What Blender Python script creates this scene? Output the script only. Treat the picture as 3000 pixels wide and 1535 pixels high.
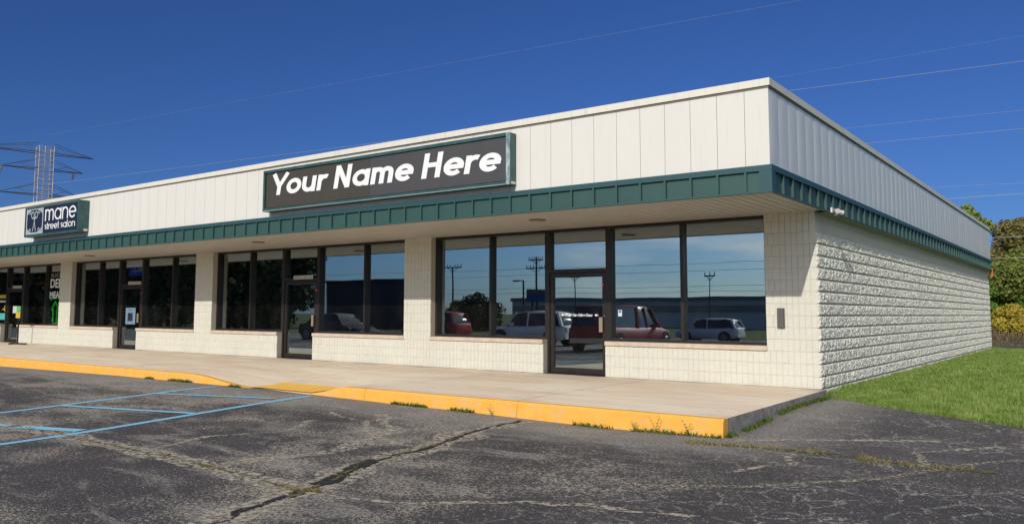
import bpy, bmesh, math, random
import numpy as np
from mathutils import Vector, Matrix, noise as mnoise
R = random.Random(7)
NR = np.random.RandomState(11)
for o in list(bpy.data.objects):
    bpy.data.objects.remove(o)
scn = bpy.context.scene
COL = scn.collection

# ------------------------------------------------------------------ camera
cam_d = bpy.data.cameras.new('camera'); cam = bpy.data.objects.new('camera', cam_d); COL.objects.link(cam)
scn.camera = cam
CX, CY, CZ, YAW, PITCH, ROLL, FPX, PPX, PPY = 3.9624, -14.3117, 1.2369, -.6571, .0904, .0046, 2406.3, 1412.0, 697.3
_f = Vector((math.sin(YAW)*math.cos(PITCH), math.cos(YAW)*math.cos(PITCH), math.sin(PITCH)))
_r = Vector((math.cos(YAW), -math.sin(YAW), 0)); _u = _r.cross(_f)
_r2 = math.cos(ROLL)*_r + math.sin(ROLL)*_u; _u2 = -math.sin(ROLL)*_r + math.cos(ROLL)*_u
m = Matrix.Identity(4)
for i in range(3):
    m[i][0] = _r2[i]; m[i][1] = _u2[i]; m[i][2] = -_f[i]
m[0][3], m[1][3], m[2][3] = CX, CY, CZ
cam.matrix_world = m
cam_d.sensor_fit = 'HORIZONTAL'; cam_d.sensor_width = 36
cam_d.lens = 36*FPX/3000
cam_d.shift_x = (1500-PPX)/3000; cam_d.shift_y = -(767.5-PPY)/3000
cam_d.clip_start = .05; cam_d.clip_end = 2500

# ------------------------------------------------------------------ light
SUN = Vector((.1424, -.8728, .4669)).normalized()          # towards the sun
sun_el = math.asin(SUN.z); sun_rot = math.atan2(SUN.x, SUN.y)
sd = bpy.data.lights.new('sun', 'SUN'); sd.energy = 2.95; sd.angle = math.radians(.5); sd.color = (1, .945, .85)
so = bpy.data.objects.new('sun', sd); COL.objects.link(so)
so.rotation_euler = SUN.to_track_quat('Z', 'Y').to_euler(); so.location = (0, -20, 30)

world = bpy.data.worlds.new('World'); scn.world = world; world.use_nodes = True
wn = world.node_tree.nodes; wl = world.node_tree.links; wn.clear()
wo = wn.new('ShaderNodeOutputWorld'); bg = wn.new('ShaderNodeBackground'); sky = wn.new('ShaderNodeTexSky')
sky.sky_type = 'NISHITA'; sky.sun_disc = False; sky.sun_elevation = sun_el; sky.sun_rotation = sun_rot
sky.air_density = 1.0; sky.dust_density = .6; sky.ozone_density = 3.0; sky.altitude = 200
hs = wn.new('ShaderNodeHueSaturation'); hs.inputs['Saturation'].default_value = 1.0
tint = wn.new('ShaderNodeMix'); tint.data_type = 'RGBA'; tint.blend_type = 'MULTIPLY'; tint.inputs['Factor'].default_value = 1; tint.inputs['B'].default_value = (1, 1, 1, 1)
# the sky away from the sun is a deep blue, towards the sun it pales (as mirrored in the windows)
tcw = wn.new('ShaderNodeTexCoord'); sx_w = wn.new('ShaderNodeSeparateXYZ'); wl.new(tcw.outputs['Generated'], sx_w.inputs[0])
ty = wn.new('ShaderNodeMapRange'); ty.interpolation_type = 'SMOOTHSTEP'; ty.inputs[1].default_value = .25; ty.inputs[2].default_value = -.8; td = wn.new('ShaderNodeVectorMath'); td.operation = 'DOT_PRODUCT'; td.inputs[1].default_value = (-.5, .86, 0); wl.new(tcw.outputs['Generated'], td.inputs[0])
wl.new(td.outputs['Value'], ty.inputs[0])
tm = wn.new('ShaderNodeMix'); tm.data_type = 'RGBA'; tm.inputs['A'].default_value = (.190, .322, .615, 1); tm.inputs['B'].default_value = (.49, .64, .86, 1)
wl.new(ty.outputs[0], tm.inputs['Factor']); wl.new(tm.outputs['Result'], tint.inputs['B'])
wl.new(sky.outputs[0], tint.inputs['A']); wl.new(tint.outputs['Result'], hs.inputs['Color'])
mpw = wn.new('ShaderNodeMapping'); mpw.inputs['Scale'].default_value = (2.2, 2.2, 13)
wl.new(tcw.outputs['Generated'], mpw.inputs[0])
nz = wn.new('ShaderNodeTexNoise'); nz.inputs['Scale'].default_value = 1.7; nz.inputs['Detail'].default_value = 7; nz.inputs['Roughness'].default_value = .55
wl.new(mpw.outputs[0], nz.inputs[0])
cr = wn.new('ShaderNodeMapRange'); cr.inputs[1].default_value = .40; cr.inputs[2].default_value = .62; wl.new(nz.outputs[0], cr.inputs[0])
# thin cirrus in the southern half of the sky (seen mirrored in the shop windows)
dp = wn.new('ShaderNodeVectorMath'); dp.operation = 'DOT_PRODUCT'; dp.inputs[1].default_value = (-.22, -.97, .1)
wl.new(tcw.outputs['Generated'], dp.inputs[0])
mr = wn.new('ShaderNodeMapRange'); mr.inputs[1].default_value = .93; mr.inputs[2].default_value = .99; wl.new(dp.outputs['Value'], mr.inputs[0])
# bright cloud veil added in the unseen sky higher up, fills the shaded walls
hz = wn.new('ShaderNodeMapRange'); hz.inputs[1].default_value = .24; hz.inputs[2].default_value = .48; wl.new(sx_w.outputs[2], hz.inputs[0])
hy = wn.new('ShaderNodeMapRange'); hy.inputs[1].default_value = .15; hy.inputs[2].default_value = -.3; wl.new(td.outputs['Value'], hy.inputs[0])
cr3 = wn.new('ShaderNodeMapRange'); cr3.inputs[1].default_value = .28; cr3.inputs[2].default_value = .55; wl.new(nz.outputs[0], cr3.inputs[0])
hm = wn.new('ShaderNodeMath'); hm.operation = 'MULTIPLY'; wl.new(hz.outputs[0], hm.inputs[0]); wl.new(hy.outputs[0], hm.inputs[1])
m1 = wn.new('ShaderNodeMath'); m1.operation = 'MULTIPLY'; wl.new(cr.outputs[0], m1.inputs[0]); wl.new(mr.outputs[0], m1.inputs[1])
m2_ = wn.new('ShaderNodeMath'); m2_.operation = 'MULTIPLY'; wl.new(cr3.outputs[0], m2_.inputs[0]); wl.new(hm.outputs[0], m2_.inputs[1])
mm = wn.new('ShaderNodeMath'); mm.operation = 'MAXIMUM'; wl.new(m1.outputs[0], mm.inputs[0]); wl.new(m2_.outputs[0], mm.inputs[1])
mx = wn.new('ShaderNodeMix'); mx.data_type = 'RGBA'; mx.inputs['B'].default_value = (8.5, 8.4, 8.2, 1)
wl.new(mm.outputs[0], mx.inputs['Factor']); wl.new(hs.outputs[0], mx.inputs['A'])
wl.new(mx.outputs['Result'], bg.inputs[0]); bg.inputs[1].default_value = .115
wl.new(bg.outputs[0], wo.inputs[0])
scn.view_settings.view_transform = 'Standard'; scn.view_settings.look = 'None'
scn.view_settings.gamma = 1; scn.view_settings.exposure = 0; scn.view_settings.use_curve_mapping = False
scn.render.engine = 'CYCLES'
cy = scn.cycles; cy.use_denoising = True; cy.max_bounces = 8; cy.transparent_max_bounces = 12
cy.caustics_reflective = False; cy.caustics_refractive = False; cy.sample_clamp_indirect = 6

# ------------------------------------------------------------------ helpers
def tag(o, label=None, cat=None, group=None, kind=None):
    if label: o['label'] = label
    if cat: o['category'] = cat
    if group: o['group'] = group
    if kind: o['kind'] = kind
    return o
def empty(name, loc=(0, 0, 0), label=None, cat=None, group=None, kind=None, rz=0):
    o = bpy.data.objects.new(name, None); COL.objects.link(o); o.location = loc; o.rotation_euler = (0, 0, rz)
    o.empty_display_size = .1
    return tag(o, label, cat, group, kind)
def link(name, me, parent=None, loc=(0, 0, 0), kind=None, scale=None):
    o = bpy.data.objects.new(name, me); COL.objects.link(o); o.location = loc
    if scale: o.scale = scale
    if parent: o.parent = parent
    if kind: o['kind'] = kind
    return o

class MB:
    def __init__(s): s.v = []; s.f = []; s.m = []; s.mi = 0
    def mat(s, i): s.mi = i; return s
    def poly(s, pts):
        n = len(s.v); s.v += [tuple(p) for p in pts]; s.f.append(tuple(range(n, n+len(pts)))); s.m.append(s.mi); return s
    def box(s, x0, y0, z0, x1, y1, z1):
        n = len(s.v)
        s.v += [(x0,y0,z0),(x1,y0,z0),(x1,y1,z0),(x0,y1,z0),(x0,y0,z1),(x1,y0,z1),(x1,y1,z1),(x0,y1,z1)]
        for q in ((0,3,2,1),(4,5,6,7),(0,1,5,4),(1,2,6,5),(2,3,7,6),(3,0,4,7)):
            s.f.append(tuple(n+i for i in q)); s.m.append(s.mi)
        return s
    def bbox(s, x0, y0, z0, x1, y1, z1, b=.004):
        """box with its edges along z and the front rim chamfered"""
        n = len(s.v)
        ring = [(x0+b,y0),(x1-b,y0),(x1,y0+b),(x1,y1-b),(x1-b,y1),(x0+b,y1),(x0,y1-b),(x0,y0+b)]
        for z in (z0, z1):
            s.v += [(x, y, z) for x, y in ring]
        s.f.append(tuple(n+i for i in reversed(range(8)))); s.m.append(s.mi)
        s.f.append(tuple(n+8+i for i in range(8))); s.m.append(s.mi)
        for i in range(8):
            j = (i+1) % 8; s.f.append((n+i, n+j, n+8+j, n+8+i)); s.m.append(s.mi)
        return s
    def tube(s, pts, r, k=6, r1=None, cap=True):
        pts = [Vector(p) for p in pts]; n0 = len(s.v); N = len(pts)
        for i, p in enumerate(pts):
            t = (pts[min(i+1, N-1)]-pts[max(i-1, 0)]).normalized()
            a = Vector((0, 0, 1)) if abs(t.z) < .9 else Vector((1, 0, 0))
            u = t.cross(a).normalized(); w = t.cross(u)
            rr = r if r1 is None else r+(r1-r)*i/(N-1)
            for j in range(k):
                an = 2*math.pi*j/k; s.v.append(tuple(p+u*rr*math.cos(an)+w*rr*math.sin(an)))
        for i in range(N-1):
            for j in range(k):
                a = n0+i*k+j; b = n0+i*k+(j+1) % k
                s.f.append((a, b, b+k, a+k)); s.m.append(s.mi)
        if cap:
            s.f.append(tuple(n0+j for j in reversed(range(k)))); s.m.append(s.mi)
            s.f.append(tuple(n0+(N-1)*k+j for j in range(k))); s.m.append(s.mi)
        return s
    def disc(s, c, r, axis='y', h=.02, k=20, r2=None):
        """short drum centred on c along the axis"""
        d = {'x': Vector((1,0,0)), 'y': Vector((0,1,0)), 'z': Vector((0,0,1))}[axis]
        c = Vector(c); return s.tube([c-d*h/2, c+d*h/2], r, k, r2)
    def grid(s, fn, nu, nv):
        n = len(s.v)
        for j in range(nv+1):
            for i in range(nu+1): s.v.append(tuple(fn(i/nu, j/nv)))
        for j in range(nv):
            for i in range(nu):
                a = n+j*(nu+1)+i; s.f.append((a, a+1, a+nu+2, a+nu+1)); s.m.append(s.mi)
        return s
    def mesh(s, name, mats, smooth=False):
        me = bpy.data.meshes.new(name); me.from_pydata(s.v, [], s.f)
        for mt in (mats if isinstance(mats, (list, tuple)) else [mats]): me.materials.append(mt)
        if any(s.m): me.polygons.foreach_set('material_index', s.m)
        if smooth: me.polygons.foreach_set('use_smooth', [True]*len(s.f))
        me.update(); return me
    def build(s, name, mats, parent=None, loc=(0,0,0), smooth=False, kind=None):
        return link(name, s.mesh(name, mats, smooth), parent, loc, kind)

# node material helper -------------------------------------------------------
class NM:
    def __init__(s, name):
        s.mt = bpy.data.materials.new(name); s.mt.use_nodes = True; s.n = s.mt.node_tree.nodes; s.l = s.mt.node_tree.links
        s.n.clear(); s.out = s.n.new('ShaderNodeOutputMaterial'); s._tc = None
    def coord(s, scale=(1,1,1), rot=(0,0,0), kind='Object'):
        if s._tc is None: s._tc = s.n.new('ShaderNodeTexCoord')
        mp = s.n.new('ShaderNodeMapping'); mp.inputs['Scale'].default_value = scale; mp.inputs['Rotation'].default_value = rot
        s.l.new(s._tc.outputs[kind], mp.inputs[0]); return mp.outputs[0]
    def pos(s, scale=(1,1,1)):
        g = s.n.new('ShaderNodeNewGeometry'); mp = s.n.new('ShaderNodeMapping'); mp.inputs['Scale'].default_value = scale
        s.l.new(g.outputs['Position'], mp.inputs[0]); return mp.outputs[0]
    def noise(s, vec, sc, det=3, rough=.5, dist=0):
        n = s.n.new('ShaderNodeTexNoise'); n.inputs['Scale'].default_value = sc; n.inputs['Detail'].default_value = det
        n.inputs['Roughness'].default_value = rough; n.inputs['Distortion'].default_value = dist
        s.l.new(vec, n.inputs['Vector']); return n.outputs[0]
    def voro(s, vec, sc, feat='F1', out='Distance'):
        n = s.n.new('ShaderNodeTexVoronoi'); n.feature = feat; n.inputs['Scale'].default_value = sc
        s.l.new(vec, n.inputs['Vector']); return n.outputs[out]
    def rng(s, v, a, b, c=0, d=1, smooth=False):
        n = s.n.new('ShaderNodeMapRange'); n.clamp = True
        if smooth: n.interpolation_type = 'SMOOTHSTEP'
        for i, x in enumerate((a, b, c, d)): n.inputs[i+1].default_value = x
        s.l.new(v, n.inputs[0]); return n.outputs[0]
    def math(s, op, a, b=None, c=None):
        n = s.n.new('ShaderNodeMath'); n.operation = op
        for i, x in enumerate((a, b, c)):
            if x is None: continue
            if isinstance(x, (int, float)): n.inputs[i].default_value = x
            else: s.l.new(x, n.inputs[i])
        return n.outputs[0]
    def mix(s, f, a, b, mode='MIX'):
        n = s.n.new('ShaderNodeMix'); n.data_type = 'RGBA'; n.blend_type = mode
        for k, x in (('Factor', f), ('A', a), ('B', b)):
            if isinstance(x, (int, float)): n.inputs[k].default_value = x
            elif isinstance(x, tuple): n.inputs[k].default_value = (*x, 1)
            else: s.l.new(x, n.inputs[k])
        return n.outputs['Result']
    def sep(s, v):
        n = s.n.new('ShaderNodeSeparateXYZ'); s.l.new(v, n.inputs[0]); return n.outputs
    def rand(s):
        n = s.n.new('ShaderNodeObjectInfo'); return n.outputs['Random']
    def island(s):
        n = s.n.new('ShaderNodeNewGeometry'); return n.outputs['Random Per Island']
    def bump(s, h, st=.5, dist=.01):
        n = s.n.new('ShaderNodeBump'); n.inputs['Strength'].default_value = st; n.inputs['Distance'].default_value = dist
        s.l.new(h, n.inputs['Height']); return n.outputs[0]
    def bsdf(s, col, rough=.7, metal=0, nor=None, spec=.5, emis=None, est=0, coat=0, sub=None):
        b = s.n.new('ShaderNodeBsdfPrincipled')
        def st(k, x):
            if isinstance(x, (int, float)): b.inputs[k].default_value = x
            elif isinstance(x, tuple): b.inputs[k].default_value = (*x, 1)
            else: s.l.new(x, b.inputs[k])
        st('Base Color', col); st('Roughness', rough); st('Metallic', metal); st('Specular IOR Level', spec); st('Coat Weight', coat)
        if nor is not None: s.l.new(nor, b.inputs['Normal'])
        if emis is not None: st('Emission Color', emis); b.inputs['Emission Strength'].default_value = est
        s.l.new(b.outputs[0], s.out.inputs[0]); return b
def plain(name, col, rough=.6, metal=0, var=.08, sc=6, bump=0, spec=.5, emis=None, est=0, coat=0):
    n = NM(name); v = n.coord(); k = n.noise(v, sc, 4)
    c = n.mix(n.rng(k, .3, .7), tuple(x*(1-var) for x in col), tuple(min(1, x*(1+var)) for x in col))
    nor = n.bump(n.noise(v, sc*8, 3), bump, .004) if bump else None
    n.bsdf(c, rough, metal, nor, spec, emis, est, coat); return n.mt

# ------------------------------------------------------------------ ground heights
def ss(t): t = max(0., min(1., t)); return t*t*(3-2*t)
KX = [(-40,-.27),(-20,-.26),(-14,-.21),(-9.2,-.205),(-7.4,-.215),(-3.8,-.25),(-1.4,-.285),(0,-.262),(.6,-.25),(3,-.22),(14,-.2)]
def kerbz(x):
    if x <= KX[0][0]: return KX[0][1]
    for (a, za), (b, zb) in zip(KX, KX[1:]):
        if x <= b: return za+(zb-za)*(x-a)/(b-a)
    return KX[-1][1]
def gz(x, y):
    far = -.30-.016*max(0, min(-y, 62)-15)
    z = kerbz(x); z += (far-z)*ss((-y-4.6)/5.5)
    if x > .1 and y > -4.6:
        z = -.128+(z+.128)*ss((-y-1.6)/2.9)
    return z+.006*mnoise.noise(Vector((x*.5, y*.5, 0)))
def rampf(x):
    return ss((x+11.2)/2.0)*(1-ss((x+7.45)/.95)) if -11.2 < x < -6.5 else 0.
def sw(x, y):
    return .0093*y-.158*rampf(x)*ss((-y-1.2)/3.0)

# ------------------------------------------------------------------ materials
# painted concrete masonry
def block_mat(name, base, deep, bst, pit=.60):
    n = NM(name); p = n.pos(); r = n.rand()
    a = n.noise(p, 9, 5, .6); b = n.noise(p, 60, 4, .7)
    c = n.mix(n.rng(a, .3, .75), base, tuple(x*.92 for x in base))
    c = n.mix(n.rng(b, pit, pit+.1, 0, .42), c, deep)
    c = n.mix(n.rng(r, 0, 1, 0, .12), c, tuple(x*.8 for x in base))
    c = n.mix(n.rng(n.noise(n.pos((1,1,.35)), 1.1, 5, .65), .5, .75, 0, .22), c, tuple(x*.72 for x in base))
    xyz = n.sep(p); d = n.math('ADD', xyz[2], n.math('MULTIPLY', n.noise(p, 3, 4), .3))
    c = n.mix(n.rng(d, .05, .22, .3, 0), c, (.36, .32, .25))
    h = n.math('ADD', n.math('MULTIPLY', n.noise(n.pos((1,1,.6)), 46, 5, .7), 1.0), n.math('MULTIPLY', n.noise(p, 16, 3, .6), .8))
    if bst > .9:
        ch = n.voro(n.pos((1, 1, .8)), 34); ch2 = n.voro(n.pos((1, .8, 1.2)), 15)
        h = n.math('ADD', n.math('MULTIPLY', h, .55), n.math('ADD', n.math('MULTIPLY', ch, .75), n.math('MULTIPLY', ch2, .9)))
    n.bsdf(c, .88, 0, n.bump(h, bst, .012 if bst < .9 else .015), .25); return n.mt
M_SCORE = block_mat('painted_scored_block', (.71, .69, .60), (.50, .46, .38), .6)
M_SPLIT = block_mat('painted_split_face_block', (.80, .77, .68), (.34, .32, .27), 1.0, .52)
M_SMOOTH = block_mat('painted_smooth_block', (.66, .60, .49), (.5, .45, .36), .15)
M_MORTAR = plain('mortar', (.60, .55, .45), .9, 0, .15, 20, .3)
def panel_mat(name, base, rough, metal):
    n = NM(name); p = n.pos(); r = n.rand()
    c = n.mix(n.noise(n.pos((1,1,.25)), 2.2, 5, .6), base, tuple(x*.93 for x in base))
    c = n.mix(n.rng(r, 0, 1, 0, .5), c, tuple(x*y for x, y in zip(base, (.97, .95, .95))))
    c = n.mix(n.rng(n.noise(n.pos((6,6,.35)), 3, 5, .65), .56, .8, 0, .22), c, (.40, .38, .33))
    n.bsdf(c, rough, metal, n.bump(n.noise(n.pos((1,1,.5)), 2.6, 3), .25, .02), .4); return n.mt
M_PANEL = panel_mat('white_wall_panel', (.76, .735, .68), .5, 0)
M_SIDEP = panel_mat('white_side_panel', (.82, .82, .80), .42, .1)
def cap_mat():
    n = NM('parapet_cap_metal'); p = n.pos((1.0, 1.0, .12))
    c = n.mix(n.rng(n.noise(p, 9, 5, .7), .5, .8, 0, .5), (.76, .72, .63), (.42, .40, .36))
    n.bsdf(c, .5, 0, None, .4); return n.mt
M_CAP = cap_mat()
def green_mat(name, base):
    n = NM(name); p = n.pos(); r = n.rand()
    c = n.mix(n.noise(n.pos((1,1,.3)), 5, 5, .65), base, tuple(x*1.25 for x in base))
    c = n.mix(n.rng(r, 0, 1, 0, .35), c, tuple(x*.8 for x in base))
    c = n.mix(n.rng(n.noise(n.pos((3,3,.5)), 12, 4, .7), .58, .8, 0, .25), c, (.12, .22, .21))
    n.bsdf(c, .48, 0, n.bump(n.noise(p, 2.5, 2), .1, .02), .4); return n.mt
M_GREEN = green_mat('teal_green_metal', (.036, .088, .079))
M_RAIL = green_mat('teal_blue_trim', (.028, .080, .090))
M_SOFFIT = plain('soffit_vinyl', (.50, .47, .42), .6, 0, .05, 2)
M_BRONZE = plain('dark_bronze_aluminium', (.034, .027, .024), .38, .3, .2, 8)
M_BRONZE2 = plain('dark_bronze_side', (.05, .045, .042), .4, .3, .2, 8)
M_SILL = plain('sill_stone', (.60, .49, .38), .75, 0, .12, 7, .25)
M_DARK = plain('dark_gap', (.02, .02, .02), .9)
def glass_mat(name, tint, refl, f0=.40, wav=.004):
    n = NM(name); v = n.pos()
    lw = n.n.new('ShaderNodeLayerWeight'); lw.inputs['Blend'].default_value = .25
    nor = n.bump(n.noise(n.pos((.9,.9,.7)), 1.1, 1), wav, .25)
    g = n.n.new('ShaderNodeBsdfGlossy'); g.inputs['Color'].default_value = (*refl, 1); g.inputs['Roughness'].default_value = .0
    n.l.new(nor, g.inputs['Normal'])
    t = n.n.new('ShaderNodeBsdfTransparent'); t.inputs['Color'].default_value = (*tint, 1)
    f = n.math('ADD', n.math('MULTIPLY', lw.outputs['Fresnel'], .35), f0)
    mxs = n.n.new('ShaderNodeMixShader'); n.l.new(f, mxs.inputs[0]); n.l.new(t.outputs[0], mxs.inputs[1]); n.l.new(g.outputs[0], mxs.inputs[2])
    # thin film of dust
    d = n.n.new('ShaderNodeBsdfDiffuse'); d.inputs['Color'].default_value = (.5, .5, .47, 1)
    m2 = n.n.new('ShaderNodeMixShader'); n.l.new(n.rng(n.noise(n.pos((1,1,.5)), 2.5, 5, .6), .4, .8, .004, .02), m2.inputs[0])
    n.l.new(mxs.outputs[0], m2.inputs[1]); n.l.new(d.outputs[0], m2.inputs[2]); n.l.new(m2.outputs[0], n.out.inputs[0]); return n.mt
M_GLASS = glass_mat('tinted_window_glass', (.60, .63, .61), (.80, .93, 1.0))
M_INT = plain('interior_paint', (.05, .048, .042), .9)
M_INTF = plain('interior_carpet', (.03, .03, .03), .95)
M_WHITE = plain('white_plastic', (.75, .75, .73), .45, 0, .03)
M_LETTER = plain('white_lettering', (.86, .86, .86), .5, 0, .01)
M_YELLOW = None
def kerb_paint(name, base):
    n = NM(name); p = n.pos()
    a = n.noise(p, 6, 6, .65); b = n.noise(p, 28, 5, .7)
    c = n.mix(n.rng(a, .35, .75), base, (base[0]*.93, base[1]*.84, base[2]*.8))
    wear = n.math('MULTIPLY', n.rng(n.noise(p, 3.5, 5, .75), .48, .60), n.rng(n.noise(n.pos((1,1,2.2)), 24, 5, .75), .52, .58))
    c = n.mix(n.math('MULTIPLY', wear, .85), c, (.50, .44, .36))
    c = n.mix(n.rng(n.noise(n.pos((1,1,2)), 11, 6, .75), .66, .74, 0, .7), c, (.22, .17, .10))
    n.bsdf(c, .7, 0, n.bump(b, .35, .006), .3); return n.mt
M_YELLOW = kerb_paint('yellow_kerb_paint', (.86, .45, .075))
M_YPAD = kerb_paint('yellow_ramp_paint', (1.0, .60, .10))
def concrete_mat(name, base, alt, grey):
    n = NM(name); p = n.pos(); r = n.rand()
    c = n.mix(n.rng(n.noise(n.pos((.35, 1.3, 1)), 1.0, 5, .6, .6), .35, .68), base, alt)
    c = n.mix(n.rng(n.noise(n.pos((.3, 1.5, 1)), 2.1, 5, .6), .55, .75, 0, .55), c, grey)
    c = n.mix(n.rng(n.noise(n.coord((.28, .9, 1), (0, 0, -.35)), 1.5, 4, .5, .5), .54, .62, 0, .38), c, tuple(min(.95, x*1.15) for x in alt))  # diagonal pale streaks: sunlight thrown back by the windows, painted into the concrete
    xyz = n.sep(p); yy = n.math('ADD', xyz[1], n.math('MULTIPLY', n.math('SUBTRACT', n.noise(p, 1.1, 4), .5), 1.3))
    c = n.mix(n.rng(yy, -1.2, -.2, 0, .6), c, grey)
    c = n.mix(n.rng(n.noise(p, 90, 3, .7), .55, .8, 0, .3), c, (.22, .2, .17))
    c = n.mix(n.rng(n.voro(p, 2.3), .03, .045, .5, 0), c, (.16, .14, .12))
    c = n.mix(n.rng(n.noise(n.pos((1, 1, 1)), .8, 6, .7), .56, .66, 0, .28), c, (.36, .30, .24))
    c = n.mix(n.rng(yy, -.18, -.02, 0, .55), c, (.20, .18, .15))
    c = n.mix(n.rng(r, 0, 1, 0, .14), c, grey)
    n.bsdf(c, .85, 0, n.bump(n.noise(p, 70, 4, .7), .2, .006), .3); return n.mt
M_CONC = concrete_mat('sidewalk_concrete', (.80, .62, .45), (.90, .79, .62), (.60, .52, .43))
M_CONCS = plain('concrete_edge', (.30, .28, .25), .9, 0, .3, 9, .4)
# asphalt
def asphalt():
    n = NM('worn_asphalt'); p = n.pos(); xyz = n.sep(p)
    big = n.noise(n.pos((.8, 1, 1)), .42, 4, .55, .8)
    mid = n.noise(p, 1.7, 5, .6, .4)
    wear = n.math('ADD', n.math('MULTIPLY', big, .62), n.math('MULTIPLY', mid, .42))
    wear = n.rng(wear, .46, .62)
    yk = n.math('ADD', xyz[1], n.math('MULTIPLY', n.math('SUBTRACT', n.noise(p, 1.3, 5, .6), .5), 1.1))
    kerbside = n.math('MULTIPLY', n.rng(yk, -6.1, -5.3), n.rng(n.math('ADD', xyz[0], n.math('MULTIPLY', n.noise(p, 1.5, 4), .8)), .9, 1.9, 1, .1))                                 # old unsealed strip beside the kerb
    xr = n.rng(n.math('ADD', xyz[0], n.math('MULTIPLY', n.noise(p, .7, 3), 1.6)), .6, 2.0)
    sp1 = n.noise(p, 30, 3, .7); sp2 = n.noise(p, 85, 2, .6)
    sp = n.math('ADD', n.math('MULTIPLY', sp1, .62), n.math('MULTIPLY', sp2, .38))
    wear2 = n.math('MULTIPLY', wear, n.math('SUBTRACT', 1, n.math('MULTIPLY', xr, .75)))
    th = n.math('SUBTRACT', .592, n.math('MULTIPLY', wear2, .112))
    k = n.math('SUBTRACT', sp, th)
    spk = n.rng(k, -.004, .016)
    seal = n.mix(n.rng(mid, .3, .7), (.044, .041, .043), (.066, .061, .062))
    seal = n.mix(n.rng(sp2, .42, .62, 0, .6), seal, (.095, .09, .09))
    light = n.mix(n.noise(p, 5, 3), (.38, .33, .26), (.50, .44, .36))
    c = n.mix(n.math('MULTIPLY', spk, .82), seal, light)
    grey = n.mix(n.rng(sp, .38, .62), (.15, .14, .13), (.42, .385, .35))
    c = n.mix(n.math('MULTIPLY', kerbside, .72), c, grey)
    # worn lanes: paler swathes
    lane = n.rng(n.noise(n.pos((.4, 1.2, 1)), 1.0, 5, .62, 1.2), .53, .62)
    c = n.mix(n.math('MULTIPLY', n.math('MULTIPLY', lane, n.rng(sp, .40, .56)), n.math('SUBTRACT', .72, n.math('MULTIPLY', xr, .50))), c, (.37, .345, .30))
    # bright stones
    vb = n.voro(p, 15); c = n.mix(n.rng(vb, .09, .14, .65, 0), c, (.50, .47, .41))
    # alligator cracks on the right
    wv = n.n.new('ShaderNodeVectorMath'); wv.operation = 'ADD'
    nn = n.n.new('ShaderNodeTexNoise'); nn.inputs['Scale'].default_value = 3; n.l.new(p, nn.inputs['Vector'])
    n.l.new(p, wv.inputs[0]); sc_ = n.n.new('ShaderNodeVectorMath'); sc_.operation = 'SCALE'; sc_.inputs['Scale'].default_value = .35
    n.l.new(nn.outputs['Color'], sc_.inputs[0]); n.l.new(sc_.outputs[0], wv.inputs[1])
    ve = n.voro(wv.outputs[0], 2.6, 'DISTANCE_TO_EDGE')
    ck = n.math('MULTIPLY', n.rng(ve, .020, .05, 1, 0), n.rng(n.noise(p, 1.0, 4, .6), .44, .53))
    ck = n.math('MULTIPLY', ck, n.math('ADD', n.math('MULTIPLY', xr, .85), .10))
    ck = n.math('MULTIPLY', ck, n.rng(sp, .47, .54))
    c = n.mix(ck, c, (.38, .36, .31))
    h = n.math('ADD', n.math('MULTIPLY', sp1, .6), n.math('MULTIPLY', sp2, .5))
    n.bsdf(c, .85, 0, n.bump(h, .7, .012), .3); return n.mt
M_ASPH = asphalt()
def ragged(name, col, edge=.5, sc=14, spec=.3, col2=None, rough=.85):
    """paint or dirt whose coverage breaks up"""
    n = NM(name); p = n.pos(); a = n.noise(p, sc, 5, .7)
    c = n.mix(n.noise(p, 5, 4), col, col2 or tuple(x*.85 for x in col))
    b = n.n.new('ShaderNodeBsdfPrincipled'); n.l.new(c, b.inputs['Base Color']); b.inputs['Roughness'].default_value = rough
    b.inputs['Specular IOR Level'].default_value = spec
    t = n.n.new('ShaderNodeBsdfTransparent'); ms = n.n.new('ShaderNodeMixShader')
    n.l.new(n.rng(a, edge-.03, edge+.03), ms.inputs[0]); n.l.new(t.outputs[0], ms.inputs[1]); n.l.new(b.outputs[0], ms.inputs[2])
    n.l.new(ms.outputs[0], n.out.inputs[0]); return n.mt
M_BLUE = ragged('blue_marking_paint', (.28, .58, .78), .30, 40, col2=(.22, .50, .70))
M_TAR = ragged('crack_sealant', (.034, .032, .032), .44, 11, rough=.85)
M_GRIT = ragged('crumbled_grit', (.50, .44, .35), .49, 14, col2=(.36, .32, .26))
M_MOSS = ragged('crack_moss', (.10, .10, .03), .50, 12, col2=(.20, .16, .06))
M_OLDPAINT = ragged('worn_cream_paint', (.46, .42, .30), .53, 26)

# vegetation
def leaf_mat(name, cols, trans=.35, rough=.6):
    n = NM(name); r = n.island()
    r = n.math('ADD', n.math('MULTIPLY', r, .62), n.rng(n.noise(n.pos(), 2.3, 5, .7), .38, .62, 0, .38))
    cr_ = n.n.new('ShaderNodeValToRGB'); n.l.new(r, cr_.inputs[0]); e = cr_.color_ramp.elements
    while len(e) < len(cols): e.new(.5)
    for i, c in enumerate(cols): e[i].position = i/(len(cols)-1); e[i].color = (*c, 1)
    d = n.n.new('ShaderNodeBsdfPrincipled'); n.l.new(cr_.outputs[0], d.inputs['Base Color']); d.inputs['Roughness'].default_value = rough
    d.inputs['Specular IOR Level'].default_value = .25
    t = n.n.new('ShaderNodeBsdfTranslucent'); n.l.new(cr_.outputs[0], t.inputs['Color'])
    ms = n.n.new('ShaderNodeMixShader'); ms.inputs[0].default_value = trans
    n.l.new(d.outputs[0], ms.inputs[1]); n.l.new(t.outputs[0], ms.inputs[2]); n.l.new(ms.outputs[0], n.out.inputs[0]); return n.mt
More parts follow.
